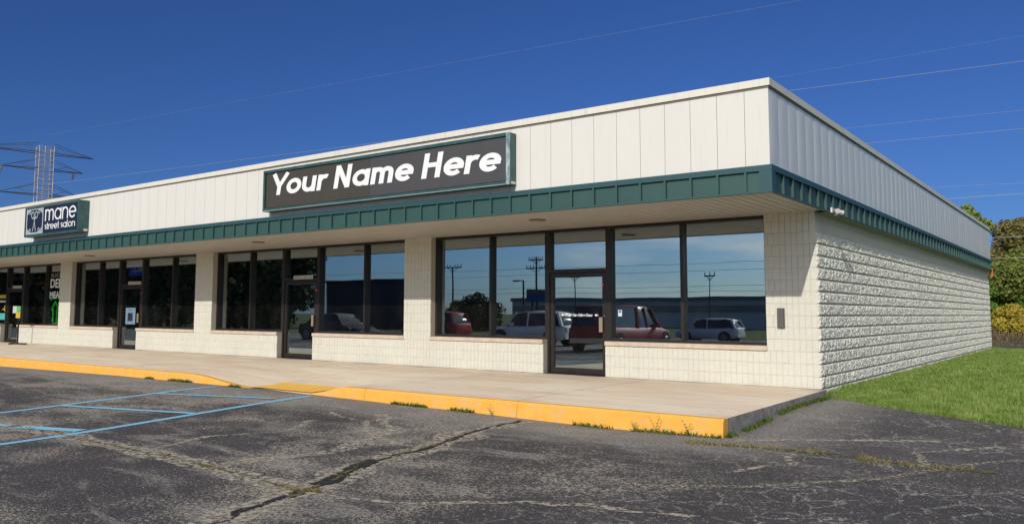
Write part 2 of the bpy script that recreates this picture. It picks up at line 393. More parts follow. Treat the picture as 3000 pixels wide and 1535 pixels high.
M_GRASS = leaf_mat('lawn_grass', [(.07, .13, .02), (.17, .28, .05), (.32, .43, .10), (.58, .58, .26)], .35)
M_WEED = leaf_mat('weed_leaves', [(.05, .11, .02), (.10, .17, .03), (.20, .20, .07)], .3)
M_DRY = leaf_mat('dry_grass', [(.22, .19, .07), (.32, .26, .12), (.20, .22, .06)], .3)
M_BARK = plain('bark', (.09, .07, .05), .9, 0, .4, 8, .4)
def ground_mat(name, a, b, c_):
    n = NM(name); p = n.pos(); c = n.mix(n.rng(n.noise(p, .9, 5, .6), .35, .65), a, b)
    c = n.mix(n.rng(n.noise(p, 14, 5, .7), .45, .7, 0, .6), c, c_); n.bsdf(c, .95, 0, n.bump(n.noise(p, 30, 4), .6, .03), .1); return n.mt
M_SOIL = ground_mat('lawn_soil', (.12, .17, .035), (.15, .20, .05), (.08, .09, .03))
M_FIELD = ground_mat('field_ground', (.07, .10, .03), (.12, .12, .05), (.05, .06, .02))

# ------------------------------------------------------------------ ground sheets
mb = MB()
def strip_grid(xs, ys, zf):
    b = MB()
    for y in ys:
        for x in xs: b.v.append((x, y, zf(x, y)))
    n = len(xs)
    for j in range(len(ys)-1):
        for i in range(n-1):
            a = j*n+i; b.f.append((a, a+1, a+n+1, a+n)); b.m.append(0)
    return b
xs = [-150, -100, -70, -50] + list(np.arange(-40, 12.01, .5)) + [16, 24, 40, 60]
xs = sorted(set([round(float(x), 3) for x in xs] + [.101]))
ys = [-50, -46, -40, -34, -28, -24, -20, -17, -15] + list(np.arange(-14, 1.61, .4)) + [2.4]
ys = [round(float(y), 3) for y in ys]
def lotz(x, y):
    if x < .1 and y > -4.35: return -.46
    return gz(x, y)
strip_grid(xs, ys, lotz).build('parking_lot', M_ASPH, kind='structure', smooth=True)
far = MB().poly([(-900,-900,-1.12),(900,-900,-1.12),(900,-49.9,-.9),(-900,-49.9,-.9)]).poly([(-900,-49.9,-.9),(900,-49.9,-.9),(900,-30,-.6),(-900,-30,-.6)])
far.poly([(-900,-30,-.6),(900,-30,-.6),(900,0,-.52),(-900,0,-.52)]).poly([(-900,0,-.52),(900,0,-.52),(900,900,-.52),(-900,900,-.52)])
far.build('ground', M_FIELD, kind='structure')

# sidewalk slabs with joints
walk = empty('sidewalk', kind='structure')
sx = [.1, -3.08, -6.2, -9.22, -12.3, -15.35, -18.4, -21.45, -24.5, -27.55, -30.6, -33.6, -36.6]
for a, b in zip(sx, sx[1:]):
    x1, x0 = a-(.007 if a < .05 else 0), b+.007
    nx, ny = (44, 48) if b < -6.3 and a > -12 else (14, 18)
    g = MB()
    g.grid(lambda u, v: (x0+(x1-x0)*u, -4.352+4.352*v, sw(x0+(x1-x0)*u, -4.352+4.352*v)), nx, ny)
    def rim(pa, pb, k=14):
        for i in range(k):
            p0 = [pa[j]+(pb[j]-pa[j])*i/k for j in (0, 1)]; p1 = [pa[j]+(pb[j]-pa[j])*(i+1)/k for j in (0, 1)]
            g.poly([(*p0, -.45), (*p1, -.45), (*p1, sw(*p1)), (*p0, sw(*p0))])
    g.mat(1); rim((x0, -4.352), (x1, -4.352)); rim((x1, -4.352), (x1, 0)); rim((x0, 0), (x0, -4.352))
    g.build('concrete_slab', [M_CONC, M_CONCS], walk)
# threshold strips inside the door recesses
# kerb segments
kerb = empty('kerb', kind='structure')
def kerb_piece(xa, xb, end=False):
    n = max(2, int((xb-xa)/.16)); g = MB()
    prof = []
    for i in range(n+1):
        x = xa+(xb-xa)*i/n; t = sw(x, -4.4); h = t-kerbz(x)
        b = min(.03, max(h, 0)*.3); gb = min(kerbz(x), t)-.03
        prof.append([(x, -4.352, t+.0005), (x, -4.5+b, t+.001), (x, -4.502, t-b), (x, -4.53, gb)])
    for p, q in zip(prof, prof[1:]):
        for j in range(3): g.poly([p[j], p[j+1], q[j+1], q[j]][::-1])
    e = prof[-1]; g.poly([e[0], e[3], (e[0][0], -4.352, -.4)]) ; g.poly([e[0], e[1], e[2], e[3]])
    e = prof[0]; g.poly([e[3], e[2], e[1], e[0]])
    g.build('kerb_segment', M_YELLOW, kerb, smooth=False)
kx = [.106, -2.95, -6.05]
for a, b in zip(kx, kx[1:]): kerb_piece(b+.003, a-.003 if a < .1 else a)
kerb_piece(-7.42, -6.05-.003)
kl = [-9.12, -11.9, -14.95, -18.0, -21.05, -24.1, -27.15, -30.2, -33.3, -36.5]
for a, b in zip(kl, kl[1:]): kerb_piece(b+.003, a-.003)
# concrete lip where the ramp has no kerb
g = MB(); g.grid(lambda u, v: (-9.12+1.7*u, -4.54+.188*v, (kerbz(-8.3)-.004)*(1-v)+v*(sw(-9.12+1.7*u, -4.352))), 8, 2); g.build('ramp_lip', M_CONC, walk)
# yellow pad on the ramp
g = MB(); g.grid(lambda u, v: (-9.12+1.68*u+(-.12*v), -4.47+.86*v, (sw(-9.12+1.68*u, -4.47+.86*v) if v > .1 else max(sw(-9.12+1.68*u, -4.4), kerbz(-8.3)))+.012), 30, 24)
g.build('painted_ramp_pad', M_YPAD, walk)

# road behind, lawn
mb = MB(); mb.grid(lambda u, v: (-60+140*u, 24.4+6.5*v, -.19), 8, 2); mb.build('rear_road', plain('rear_asphalt', (.06, .058, .06), .9, 0, .2, 3), kind='structure')
EDGE = [(.1, .03), (.3, -.12), (.85, -.62), (1.8, -1.42), (2.75, -2.02), (6, -3.7), (14, -7.5), (60, -28)]
def yedge(x):
    for (a, ya), (b, yb) in zip(EDGE, EDGE[1:]):
        if x <= b: return ya+(yb-ya)*(x-a)/(b-a)
    return EDGE[-1][1]
mb = MB()
lx = [.1, .2, .3, .45, .65, .85, 1.1, 1.4, 1.8, 2.2, 2.75, 3.3, 4, 5, 6, 8, 11, 14, 22, 40, 60]
def lawnp(x, v):
    y0 = yedge(x)+.05*mnoise.noise(Vector((x*3, 0, 4))); y = y0+(24.3-y0)*v**2.2
    e = gz(x, y0)
    z = -.095+.02*mnoise.noise(Vector((x*.8, y*.8, 0)))
    return (x, y, e-.01+(z-e+.01)*ss((y-y0)/.22))
for v in range(25):
    for x in lx: mb.v.append(lawnp(x, v/24))
k = len(lx)
for j in range(24):
    for i in range(k-1): mb.f.append((j*k+i, j*k+i+1, (j+1)*k+i+1, (j+1)*k+i)); mb.m.append(0)
mb.build('lawn', M_SOIL, kind='structure', smooth=True)

def blades(name, P, H, W, mat, lean=.5, parent=None):
    P = np.asarray(P, float); n = len(P)
    an = NR.rand(n)*2*np.pi; la = NR.rand(n)*2*np.pi; ln = lean*H*(.3+NR.rand(n))
    dx = np.stack([np.cos(an), np.sin(an), np.zeros(n)], 1)*(W/2)[:, None]
    tip = P+np.stack([np.cos(la)*ln, np.sin(la)*ln, H], 1)
    mid = P+np.stack([np.cos(la)*ln*.35, np.sin(la)*ln*.35, H*.6], 1)
    V = np.empty((n, 5, 3)); V[:, 0] = P-dx; V[:, 1] = P+dx; V[:, 2] = mid+dx*.7; V[:, 3] = mid-dx*.7; V[:, 4] = tip
    me = bpy.data.meshes.new(name); me.vertices.add(n*5); me.vertices.foreach_set('co', V.ravel())
    base = (np.arange(n)*5)[:, None]
    L = np.concatenate([base+np.array([[0, 1, 2, 3]]), base+np.array([[3, 2, 4]])], 1).ravel()
    me.loops.add(n*7); me.loops.foreach_set('vertex_index', L.astype(np.int32))
    me.polygons.add(n*2)
    st = np.empty((n, 2), np.int32); st[:, 0] = np.arange(n)*7; st[:, 1] = np.arange(n)*7+4
    me.polygons.foreach_set('loop_start', st.ravel())
    me.materials.append(mat); me.update(calc_edges=True); me.validate()
    return link(name, me, parent)
# lawn blades, denser near the photographer
pts = []
N = 150000
u = NR.rand(N); X = .1+6.9*NR.rand(N)**1.25; Yv = NR.rand(N)
for x, v in zip(X, Yv):
    y0 = yedge(x)+.10*(mnoise.noise(Vector((x*2.3, 1, 1)))+.6*mnoise.noise(Vector((x*9, 1, 1))))-.03; y = y0+(24.2-y0)*v**1.9
    pts.append((x, y, 0))
pts = np.array(pts)
for i in range(N):
    x, y = pts[i, :2]; y0 = yedge(x); e = gz(x, y0); pts[i, 2] = e-.012+(-.097-e+.01)*ss((y-y0)/.22)
dist = np.hypot(pts[:, 0]-CX, pts[:, 1]-CY)
pn = np.array([mnoise.noise(Vector((p[0]*1.3, p[1]*1.3, 2))) for p in pts])
H = (.035+.04*NR.rand(N))*(1+.5*pn)*(1+.9*np.exp(-(pts[:, 0]-.1)/.12))
blades('grass', pts, H, (.006+.006*NR.rand(N))*(dist/14)**.7, M_GRASS)['kind'] = 'stuff'

# ------------------------------------------------------------------ paint and cracks on the lot
def ribbon(name, pts, w, mat, dz=.004, jit=0, parent=None, kind=None, step=.18, wvar=0, seed=0):
    P = []
    for (a, b) in zip(pts, pts[1:]):
        L = math.hypot(b[0]-a[0], b[1]-a[1]); n = max(1, int(L/step))
        for i in range(n): P.append((a[0]+(b[0]-a[0])*i/n, a[1]+(b[1]-a[1])*i/n))
    P.append(pts[-1][:2]); g = MB(); Q = []
    for i, p in enumerate(P):
        a = P[max(0, i-1)]; b = P[min(len(P)-1, i+1)]; t = Vector((b[0]-a[0], b[1]-a[1])).normalized(); nrm = Vector((-t.y, t.x))
        k = mnoise.noise(Vector((i*.37, seed, 1))); ww = w*(1+wvar*mnoise.noise(Vector((i*.31, seed, 7)))*1.6)
        c = Vector(p)+nrm*jit*k
        Q.append((c+nrm*ww/2, c-nrm*ww/2))
    for (a, b), (c, d) in zip(Q, Q[1:]):
        g.poly([(*b, gz(*b)+dz), (*d, gz(*d)+dz), (*c, gz(*c)+dz), (*a, gz(*a)+dz)])
    o = g.build(name, mat, parent, smooth=True)
    if kind: o['kind'] = kind
    return o
mark = empty('parking_markings', kind='structure')
A0, A1 = (-9.02, -10.6), (-9.88, -4.72); B0, B1 = (-5.78, -13.2), (-7.17, -4.70)
ribbon('blue_line', [A0, A1], .135, M_BLUE, .006, parent=mark); ribbon('blue_line', [B0, B1], .135, M_BLUE, .006, parent=mark)
ribbon('blue_line', [(-9.66, -6.17), (-7.30, -5.40)], .12, M_BLUE, .010, parent=mark)
ribbon('blue_line', [(-9.38, -7.94), (-6.82, -7.22)], .125, M_BLUE, .010, parent=mark)
ribbon('blue_line', [(-9.1, -9.66), (-7.75, -9.36)], .12, M_BLUE, .010, parent=mark)
ribbon('blue_line', [(-7.6, -9.33), (-6.60, -8.98)], .20, M_BLUE, .010, parent=mark)
for pl in ([(.5, -7.6), (1.4, -7.02), (2.15, -6.16), (2.4, -5.66), (2.75, -4.9), (3.4, -3.9)],):
    ribbon('faded_cream_line', pl, .10, M_OLDPAINT, .006, .03, mark, seed=3)
lotp = empty('pavement_cracks', kind='structure')
S1 = [(-1.0, -12.0), (-1.24, -10.9), (-1.6, -9.85), (-1.77, -9.07), (-2.15, -8.38), (-2.27, -7.19), (-2.59, -6.07), (-2.72, -4.75)]
ribbon('crumbled_edge', S1, .42, M_GRIT, .004, .08, lotp, wvar=.6, seed=1)
ribbon('sealed_crack', S1, .06, M_TAR, .009, .09, lotp, wvar=.8, seed=5, step=.1)
ribbon('sealed_crack', [(-1.74, -9.3), (-1.86, -8.95), (-2.05, -8.6), (-2.2, -8.1)], .17, M_TAR, .012, .05, lotp, wvar=.5, seed=9, step=.1)
ribbon('mossy_crack', [(-1.55, -9.8), (-1.8, -9.0), (-2.17, -8.35), (-2.28, -7.2), (-2.6, -6.0)], .05, M_MOSS, .0145, .05, lotp, wvar=.8, seed=8, step=.1)
S2 = [(-9.6, -9.5), (-8.08, -9.35), (-6.61, -9.25), (-4.59, -9.34), (-4.08, -9.32), (-2.71, -9.42), (-1.74, -9.55), (-1.5, -9.46)]
ribbon('crumbled_edge', S2, .34, M_GRIT, .004, .08, lotp, wvar=.9, seed=12)
ribbon('mossy_crack', S2, .045, M_MOSS, .0075, .05, lotp, wvar=.8, seed=18, step=.12)
S3 = [(.05, -5.05), (.6, -5.05), (1.23, -5.0), (1.5, -4.97), (1.86, -5.15), (2.3, -5.28), (3.0, -5.25)]
ribbon('mossy_crack', S3, .10, M_MOSS, .007, .04, lotp, wvar=.9, seed=22)
ribbon('crumbled_edge', [(.2, -4.75), (.75, -4.3), (1.5, -3.9), (2.3, -3.6)], .12, M_GRIT, .005, .10, lotp, wvar=.9, seed=31)
ribbon('crumbled_edge', [(-4.6, -5.6), (-3.4, -6.6), (-2.9, -8.2), (-3.3, -9.3)], .22, M_GRIT, .005, .2, lotp, wvar=.9, seed=35)

for i, pl in enumerate(([(-2.3, -7.3), (-3.4, -7.0), (-4.2, -6.3), (-5.4, -5.9)], [(-1.7, -9.6), (-.6, -9.3), (.2, -8.6), (1.4, -8.3)], [(-4.59, -9.34), (-4.9, -8.3), (-4.5, -7.4), (-4.9, -6.6)], [(.9, -6.6), (1.3, -5.9), (1.1, -5.2)], [(2.4, -5.3), (2.2, -4.4), (2.9, -3.6)], [(-6.6, -9.25), (-6.9, -10.4), (-6.4, -11.6)])):
    ribbon('crumbled_edge', pl, .09, M_GRIT, .005, .12, lotp, wvar=1.0, seed=60+i, step=.12)
# weeds in the kerb joint
wp = []; 
for k in range(7000):
    x = -14.9+15.0*R.random(); c = mnoise.noise(Vector((x*1.1, 0, 3)))
    if -9.2 < x < -7.3: continue
    if c < .08-.22*(x > -2.2) or R.random() > (c+.25)*2.2: continue
    y = -4.545-abs(R.gauss(0, .035)); wp.append((x, y, gz(x, y)))
for k in range(1500):
    y = -4.5+4.3*R.random(); x = .125+abs(R.gauss(0, .04))
    if mnoise.noise(Vector((0, y*1.3, 8))) < -.15: continue
    wp.append((x, y, gz(x, y)))
wp = np.array(wp); n = len(wp)
blades('weeds', wp, .015+.055*NR.rand(n)**2, .012+.012*NR.rand(n), M_WEED, 1.2)['kind'] = 'stuff'
wp = []
for (a, b) in zip(S3, S3[1:]):
    for k in range(170):
        t = R.random(); x = a[0]+(b[0]-a[0])*t+R.gauss(0, .03); y = a[1]+(b[1]-a[1])*t+R.gauss(0, .06)
        if mnoise.noise(Vector((x*2.2, 3, 3))) > -.12: wp.append((x, y, gz(x, y)))
for k in range(260):
    x = -.1+.55*R.random(); y = -5.12+R.gauss(0, .05); wp.append((x, y, gz(x, y)))
for k in range(900):
    t = R.random(); i = R.randrange(len(S2)-1); x = S2[i][0]+(S2[i+1][0]-S2[i][0])*t; y = S2[i][1]+(S2[i+1][1]-S2[i][1])*t+R.gauss(0, .02)
    if mnoise.noise(Vector((x*1.4, 9, 3))) > .1: wp.append((x, y, gz(x, y)))
wp = np.array(wp); n = len(wp)
blades('dry_grass', wp, .012+.035*NR.rand(n), .008+.008*NR.rand(n), M_DRY, 1.5)['kind'] = 'stuff'
def sprig(x, h, label, seed):
    rr = random.Random(seed); y = -4.56; z = gz(x, y)-.005
    t = empty('weed', (x, y, z), label, 'weed', 'weeds growing up the yellow kerb')
    g = MB(); L = MB()
    for s in range(3):
        dx = rr.uniform(-.35, .35)*h; hh = h*rr.uniform(.55, 1)
        pl = [(dx*(i/5)**1.5, -.02-.03*i/5+rr.uniform(-.004, .004), hh*i/5) for i in range(6)]
        g.tube(pl, .0022, 4, .0008)
        for i in range(1, 6):
            for q in range(3):
                px, py, pz = pl[i]; a = rr.uniform(0, 6.28); l = .028*rr.uniform(.5, 1.2); e = Vector((px+l*math.cos(a), py+l*.5*math.sin(a), pz+l*rr.uniform(-.2, .6)))
                c = Vector((px, py, pz)); w = Vector((-math.sin(a), .2, math.cos(a)*.4))*l*.28
                L.poly([c, c+(e-c)*.5+w, e, c+(e-c)*.5-w])
    g.build('stem', M_WEED, t); L.build('leaves', M_WEED, t)
sprig(-.32, .19, 'tall leggy weed at the right end of the yellow kerb, rightmost weed', 1)
sprig(-.75, .22, 'tall leggy weed against the yellow kerb, second from its right end', 2)
sprig(-1.05, .15, 'short bushy weed against the kerb left of the two leggy ones', 3)
sprig(-3.35, .17, 'lone thin weed sprig midway along the near yellow kerb', 4)

# ------------------------------------------------------------------ building
bld = empty('strip_mall', (0, 0, 0), 'long white single-storey strip mall with block walls and green metal fascia', 'building')
YD, E, ZT, ZC, ZG, ZB = -2.634, .14, 4.618, 4.506, 3.357, 2.97
XL = -36.3; YB = 23.2
CH = .2016
piers = [(-.86, .0), (-9.40, -8.56), (-17.95, -17.08), (-26.46, -25.6), (-34.95, -34.05)]
runs = [(-4.02, 0), (-12.62, -5.47), (-21.16, -14.05), (-29.72, -22.6), (XL, -31.2)]
units = [(-8.56, -.86, -5.47, -4.02, -6.96, -2.47), (-17.08, -9.40, -14.05, -12.62, -15.5, -10.9),
         (-25.6, -17.95, -22.6, -21.16, -23.93, -19.43), (-34.05, -26.46, -31.2, -29.72, -32.6, -27.9)]
core = MB()
for a, b in runs: core.box(a+.012, .0045, -.45, b-.012, .30, .604)
for a, b in piers: core.box(a+.012, .0045, .604, b-.012, .30, 3.1)
core.box(-.30, .30, -.5, -.004, YB-.03, 3.2)
core.box(XL, YB-.32, -.5, -.30, YB-.03, 3.2)
core.box(XL, .0, 3.06, -.004, YB-.03, 3.3)
core.box(XL, 0.3, -.5, XL+.2, YB-.3, 3.2)
core.build('masonry_core', M_MORTAR, bld)
# scored blocks: four vertical ribs per block
def scored(seed, w=.4):
    rr = random.Random(seed); g = MB(); h = CH-.004; n = int(round(w/.1)); F = .005
    rg = [rr.choice((.0003, .0008, .0013, .0018)) for _ in range(n+1)]; rg[0] = rg[n] = .0006
    for i in range(n):
        x0, x1 = i*.1+rg[i], (i+1)*.1-rg[i+1]
        y0 = -.001-rr.uniform(0, .004); a, b = x0+.003, x1-.003; zc = h*rr.uniform(.35, .65); zb, zt = .002, h-.002
        d = rr.uniform(-.003, .003); q = lambda: rr.uniform(-.0012, .0012)
        fl, fr = (F if rg[i] else y0+.002), (F if rg[i+1] else y0+.002)
        A0, B0, Am, Bm, A1, B1 = (a, y0+q(), zb), (b, y0+q(), zb), (a, y0-d*.5, zc), (b, y0+d, zc), (a, y0+q(), zt), (b, y0+q(), zt)
        g.poly([A0, B0, Bm, Am]); g.poly([Am, Bm, B1, A1])
        g.poly([(x0, fl, 0), A0, Am, A1, (x0, fl, h)]); g.poly([B0, (x1, fr, 0), (x1, fr, h), B1, Bm])
        g.poly([(x0, F, h), A1, B1, (x1, F, h)]); g.poly([(x1, F, 0), B0, A0, (x0, F, 0)])
    return g.mesh('scored_block', M_SCORE)
SC4 = [scored(i) for i in range(8)]; SC2 = [scored(50+i, .2) for i in range(4)]; SC1 = [scored(70+i, .1) for i in range(3)]
items = []
def course(a, b, z, par):
    x = b; first = True
    while x-a > .05:
        w = .2 if (first and par) else .4
        first = False; rem = x-a
        if rem < w+.05: w = rem
        lib, bw = (SC4, .4) if w > .28 else (SC2, .2) if w > .14 else (SC1, .1)
        items.append((math.hypot(x-CX, CY), x-w+.0007, z+.002, (w-.0014)/bw, lib[R.randrange(len(lib))])); x -= w
for c in range(3):
    for a, b in runs: course(a, b, c*CH, c % 2)
for c in range(3, 15):
    for a, b in piers: course(a, b, c*CH, c % 2)
items.sort(key=lambda t: t[0])
rest = MB()
for i, (d, x, z, s, me) in enumerate(items):
    if i < 300: link('scored_block', me, bld, (x, 0, z), scale=(s, 1, 1))
    else:
        n = len(rest.v); rest.v += [(x+v.co.x*s, v.co.y, z+v.co.z) for v in me.vertices]
        rest.f += [tuple(n+k for k in p.vertices) for p in me.polygons]; rest.m += [0]*len(me.polygons)
if rest.v: rest.build('distant_scored_blocks', M_SCORE, bld, kind='stuff')
# split-face blocks on the side wall
def split(seed, w=.4):
    rr = random.Random(seed); g = MB(); h = CH-.014; nu, nv = int(w/.4*18)+1, 9
    off = rr.uniform(0, 99)
    P = []
    for j in range(nv+1):
        for i in range(nu+1):
            u, v = i/nu, j/nv; y = .002+(w-.004)*u; z = h*v
            e = min(u*w, (1-u)*w, v*h, (1-v)*h)/.010; e = min(1, e)
            q = Vector((y*9, z*9, off)); f = Vector((y*38, z*22, off))
            x = .014+e**.5*(.020+.010*mnoise.noise(q)+.015*mnoise.noise(f)+rr.uniform(-.006, .006)+.004*v)
            if i in (0, nu) or j in (0, nv): x = .012+.008*rr.random()
            P.append((x, y, z))
    g.v = P; k = nu+1
    for j in range(nv):
        for i in range(nu):
            a = j*k+i; g.f.append((a, a+1, a+k+1, a+k)); g.m.append(0)
    edge = [i for i in range(k)] + [j*k+nu for j in range(1, nv+1)] + [nv*k+i for i in range(nu-1, -1, -1)] + [j*k for j in range(nv-1, 0, -1)]
    b0 = len(g.v)
    for e_ in edge: x, y, z = g.v[e_]; g.v.append((-.01, y, z))
    for i in range(len(edge)):
        j = (i+1) % len(edge); g.f.append((edge[j], edge[i], b0+i, b0+j)); g.m.append(0)
    return g.mesh('split_face_block', M_SPLIT, smooth=False)
SP4 = [split(100+i) for i in range(14)]; SP2 = [split(200+i, .2) for i in range(4)]
items = []
for c in range(-1, 13):
    y = 0; first = True
    while y < YB-.01:
        w = .2 if (first and c % 2) else .4
        first = False; w = min(w, YB-y)
        lib, bw = (SP4, .4) if w > .28 else (SP2, .2)
        items.append((math.hypot(y-CY, CX), y, c*CH+.007, w/bw, lib[R.randrange(len(lib))])); y += w
items.sort(key=lambda t: t[0]); rest = MB()
for i, (d, y, z, s, me) in enumerate(items):
    if i < 300: link('split_face_block', me, bld, (0, y, z), scale=(1, s, 1))
    else:
        n = len(rest.v); rest.v += [(v.co.x, y+v.co.y*s, z+v.co.z) for v in me.vertices]
        rest.f += [tuple(n+k for k in p.vertices) for p in me.polygons]; rest.m += [0]*len(me.polygons)
rest.build('distant_split_face_blocks', M_SPLIT, bld, kind='stuff')
SMB = MB().box(-.02, .003, 0, .004, .397, CH-.006).mesh('smooth_block', M_SMOOTH)
for c in (13, 14):
    y = 0 if c % 2 else -.2
    while y < YB:
        y0 = max(y, 0.003); link('smooth_block', SMB, bld, (0, y0, c*CH+.003), scale=(1, (min(y+.4, YB)-y0)/.4, 1)); y += .4
# sills
def sill(a, b, parent=bld):
    MB().bbox(a-.02, -.035, .608, b+(.02 if b > a else 0), .215, .688, .008).build('sill', M_SILL, parent)
# soffit
for i in range(0, 222):
    x1 = E-.012-i*.165; x0 = x1-.153
    g = MB(); g.box(x0, YD+.04, ZB, x1, .30, ZB+.014); g.build('soffit_board', M_SOFFIT, bld)
g = MB(); g.box(XL, YD+.04, ZB+.016, E-.02, .3, ZB+.05); g.build('soffit_backing', M_DARK, bld)
g = MB(); g.box(.004, .003, ZB, E-.012, YB, ZB+.02); g.build('side_soffit_strip', M_SOFFIT, bld)
vent_w = MB().disc((0, 0, 0), .16, 'z', .03, 24, .14).mesh('soffit_light', plain('soffit_light_trim', (.35, .29, .25), .5))
for x, y in ((-4.56, -1.57), (-13.02, -1.48), (-21.63, -1.40), (-30.2, -1.45)):
    o = link('soffit_light', vent_w, bld, (x, y, ZB-.012)); 
# parapet
g = MB(); g.box(XL, YD+.035, ZB+.05, E-.035, YD+.30, ZC); g.box(E-.30, YD+.30, 3.30, E-.035, YB-.05, ZC); g.box(XL, YB-.3, 3.3, E-.3, YB-.05, ZC); g.box(XL, YD+.30, 4.0, E-.30, YB-.30, 4.06)
g.build('parapet_core', M_DARK, bld)
# front wall panels, 0.42 m pitch
PW = .42
def panel_mesh(name, w, h, bow, mat, n=6, seed=0):
    g = MB(); rr = random.Random(seed)
    ph = rr.uniform(-.4, .4)
    def fn(u, v):
        e = math.sin(math.pi*u); return (.003+(w-.006)*u, -.010-bow*(e+ph*math.sin(2*math.pi*u)*.5)*(.35+.65*math.sin(math.pi*min(1, v*1.0)) if v < 1 else .35), h*v)
    g.grid(fn, n, 6); k = n+1
    g.poly([(.003, .0, 0), (.003, -.010, 0), (.003, -.010, h), (.003, 0, h)]); g.poly([(w-.003, -.010, 0), (w-.003, 0, 0), (w-.003, 0, h), (w-.003, -.010, h)])
    g.poly([(.003, 0, 0), (w-.003, 0, 0), (w-.003, -.01, 0), (.003, -.01, 0)])
    return g.mesh(name, mat, smooth=True)
fp = [panel_mesh('wall_panel', PW, ZC-ZG, .0015, M_PANEL, 4, i) for i in range(4)]
x = -.21
MB().box(-.207, YD, ZG, E-.001, YD+.02, ZC).build('corner_panel', M_PANEL, bld)
while x > XL+.4:
    link('wall_panel', fp[R.randrange(4)], bld, (x-PW, YD+.010, ZG)); x -= PW
# side wall panels, facing +x
def side_panel_mesh(w, h, seed):
    g = MB(); rr = random.Random(seed); b = rr.uniform(.006, .011)
    def fn(u, v):
        vv = min(v, 1-v)*4; k = min(1, vv*1.5); k = k*k*(3-2*k)
        return (.010+b*math.sin(math.pi*u**.8)*(.15+.85*k), .004+(w-.008)*u, h*v)
    g.grid(fn, 8, 10)
    g.poly([(0, .004, 0), (.01, .004, 0), (.01, .004, h), (0, .004, h)]); g.poly([(.01, w-.004, 0), (0, w-.004, 0), (0, w-.004, h), (.01, w-.004, h)])
    return g.mesh('side_wall_panel', M_SIDEP, smooth=True)
SPW = .446
spm = [side_panel_mesh(SPW, ZC-ZG, i) for i in range(5)]
y = YD
n_side = int((YB-YD)/SPW); 
for i in range(n_side+1):
    w = min(SPW, YB-y); link('side_wall_panel', spm[R.randrange(5)], bld, (E-.010, y, ZG), scale=(1, w/SPW, 1)); y += w
    if y > YB-.01: break
# parapet caps
x = E+.03
while x > XL:
    x0 = max(x-3.05, XL)
    MB().box(x0+.003, YD-.025, ZC+.004, x, YD+.33, ZT).build('parapet_cap', M_CAP, bld); x = x0
y = YD+.332
while y < YB-.1:
    y1 = min(y+3.05, YB)
    MB().box(E-.33, y, ZC+.004, E+.03, y1-.003, ZT).build('parapet_cap', M_CAP, bld); y = y1
MB().box(XL, YD-.006, ZC-.03, E+.012, YD+.03, ZC+.003).box(E-.03, YD+.03, ZC-.03, E+.012, YB, ZC+.003).build('cap_shadow_strip', plain('painted_cap_shadow', (.16, .13, .11), .6), bld)  # dark brown strip paints in the shadow line below the cap
# green fascia
RB = .036
MB().box(XL, YD-RB, ZG-.085, E+RB, YD+.02, ZG).box(E-.02, YD+.02, ZG-.085, E+RB, YB-.1, ZG).build('fascia_rail', M_RAIL, bld)
MB().box(XL, YD-RB-.002, ZB-.012, E+RB+.002, YD+.04, ZB+.012).box(E-.012, YD+.04, ZB-.012, E+RB+.002, YB-.1, ZB+.012).build('fascia_drip_trim', M_GREEN, bld)
MB().box(-.01, YD-RB+.002, ZB+.012, E+RB-.002, YD+.03, ZG-.085).box(E-.02, YD+.03, ZB+.012, E+RB-.002, YD+.12, ZG-.085).build('fascia_corner_post', M_RAIL, bld)
gh = ZG-.085-ZB-.012
gp = panel_mesh('fascia_panel', PW-.03, gh, .0015, M_GREEN, 3, 3); rbm = MB().box(-.0165, -RB+.003, 0, .0165, .02, gh).mesh('seam_rib', M_GREEN)
x = -.21
MB().box(-.195, YD+.004, ZB+.012, -.012, YD+.02, ZG-.085).build('fascia_panel', M_GREEN, bld)
while x > XL+.4:
    link('seam_rib', rbm, bld, (x, YD, ZB+.012)); link('fascia_panel', gp, bld, (x-PW+.015, YD+.018, ZB+.012)); x -= PW
gs = MB().box(-.02, .012, 0, -.006, SPW-.012, gh).mesh('side_fascia_panel', M_GREEN); rs = MB().box(-.02, -.014, 0, RB-.003, .014, gh).mesh('side_seam_rib', M_GREEN)
y = YD+.52
MB().box(E-.02, YD+.125, ZB+.012, E-.006, y-.016, ZG-.085).build('side_fascia_panel', M_GREEN, bld)
while y < YB-.3:
    link('side_seam_rib', rs, bld, (E, y, ZB+.012)); link('side_fascia_panel', gs, bld, (E, y, ZB+.012)); y += SPW

# ------------------------------------------------------------------ windows and doors
YF0, YF1, YG = .155, .27, .25           # frame front/back, glass
def pane(a, b, z0, z1, parent, name='pane'):
    MB().box(a, YG, z0, b, YG+.008, z1).build(name, M_GLASS, parent)
def bay(a, b, c, sl):
    w = empty('window', (0, 0, 0)); w.parent = bld
    f = MB()
    f.box(a, YF0, .688, a+.055, YF1, 2.968).box(b-.055, YF0, .688, b, YF1, 2.968).box(a+.055, YF0, .688, b-.055, YF1, .742).box(a+.055, YF0, 2.915, b-.055, YF1, 2.968)
    f.build('frame', M_BRONZE, w)
    MB().box(c-.03, YF0, .742, c+.03, YF1, 2.915).build('mullion', M_BRONZE, w)
    pane(a+.055, c-.03, .742, 2.915, w); pane(c+.03, b-.055, .742, 2.915, w)
    g = MB().bbox(a-(.0 if sl else .012), -.035, .608, b+(.012 if sl else 0), .28, .688, .008); g.build('sill', M_SILL, bld)
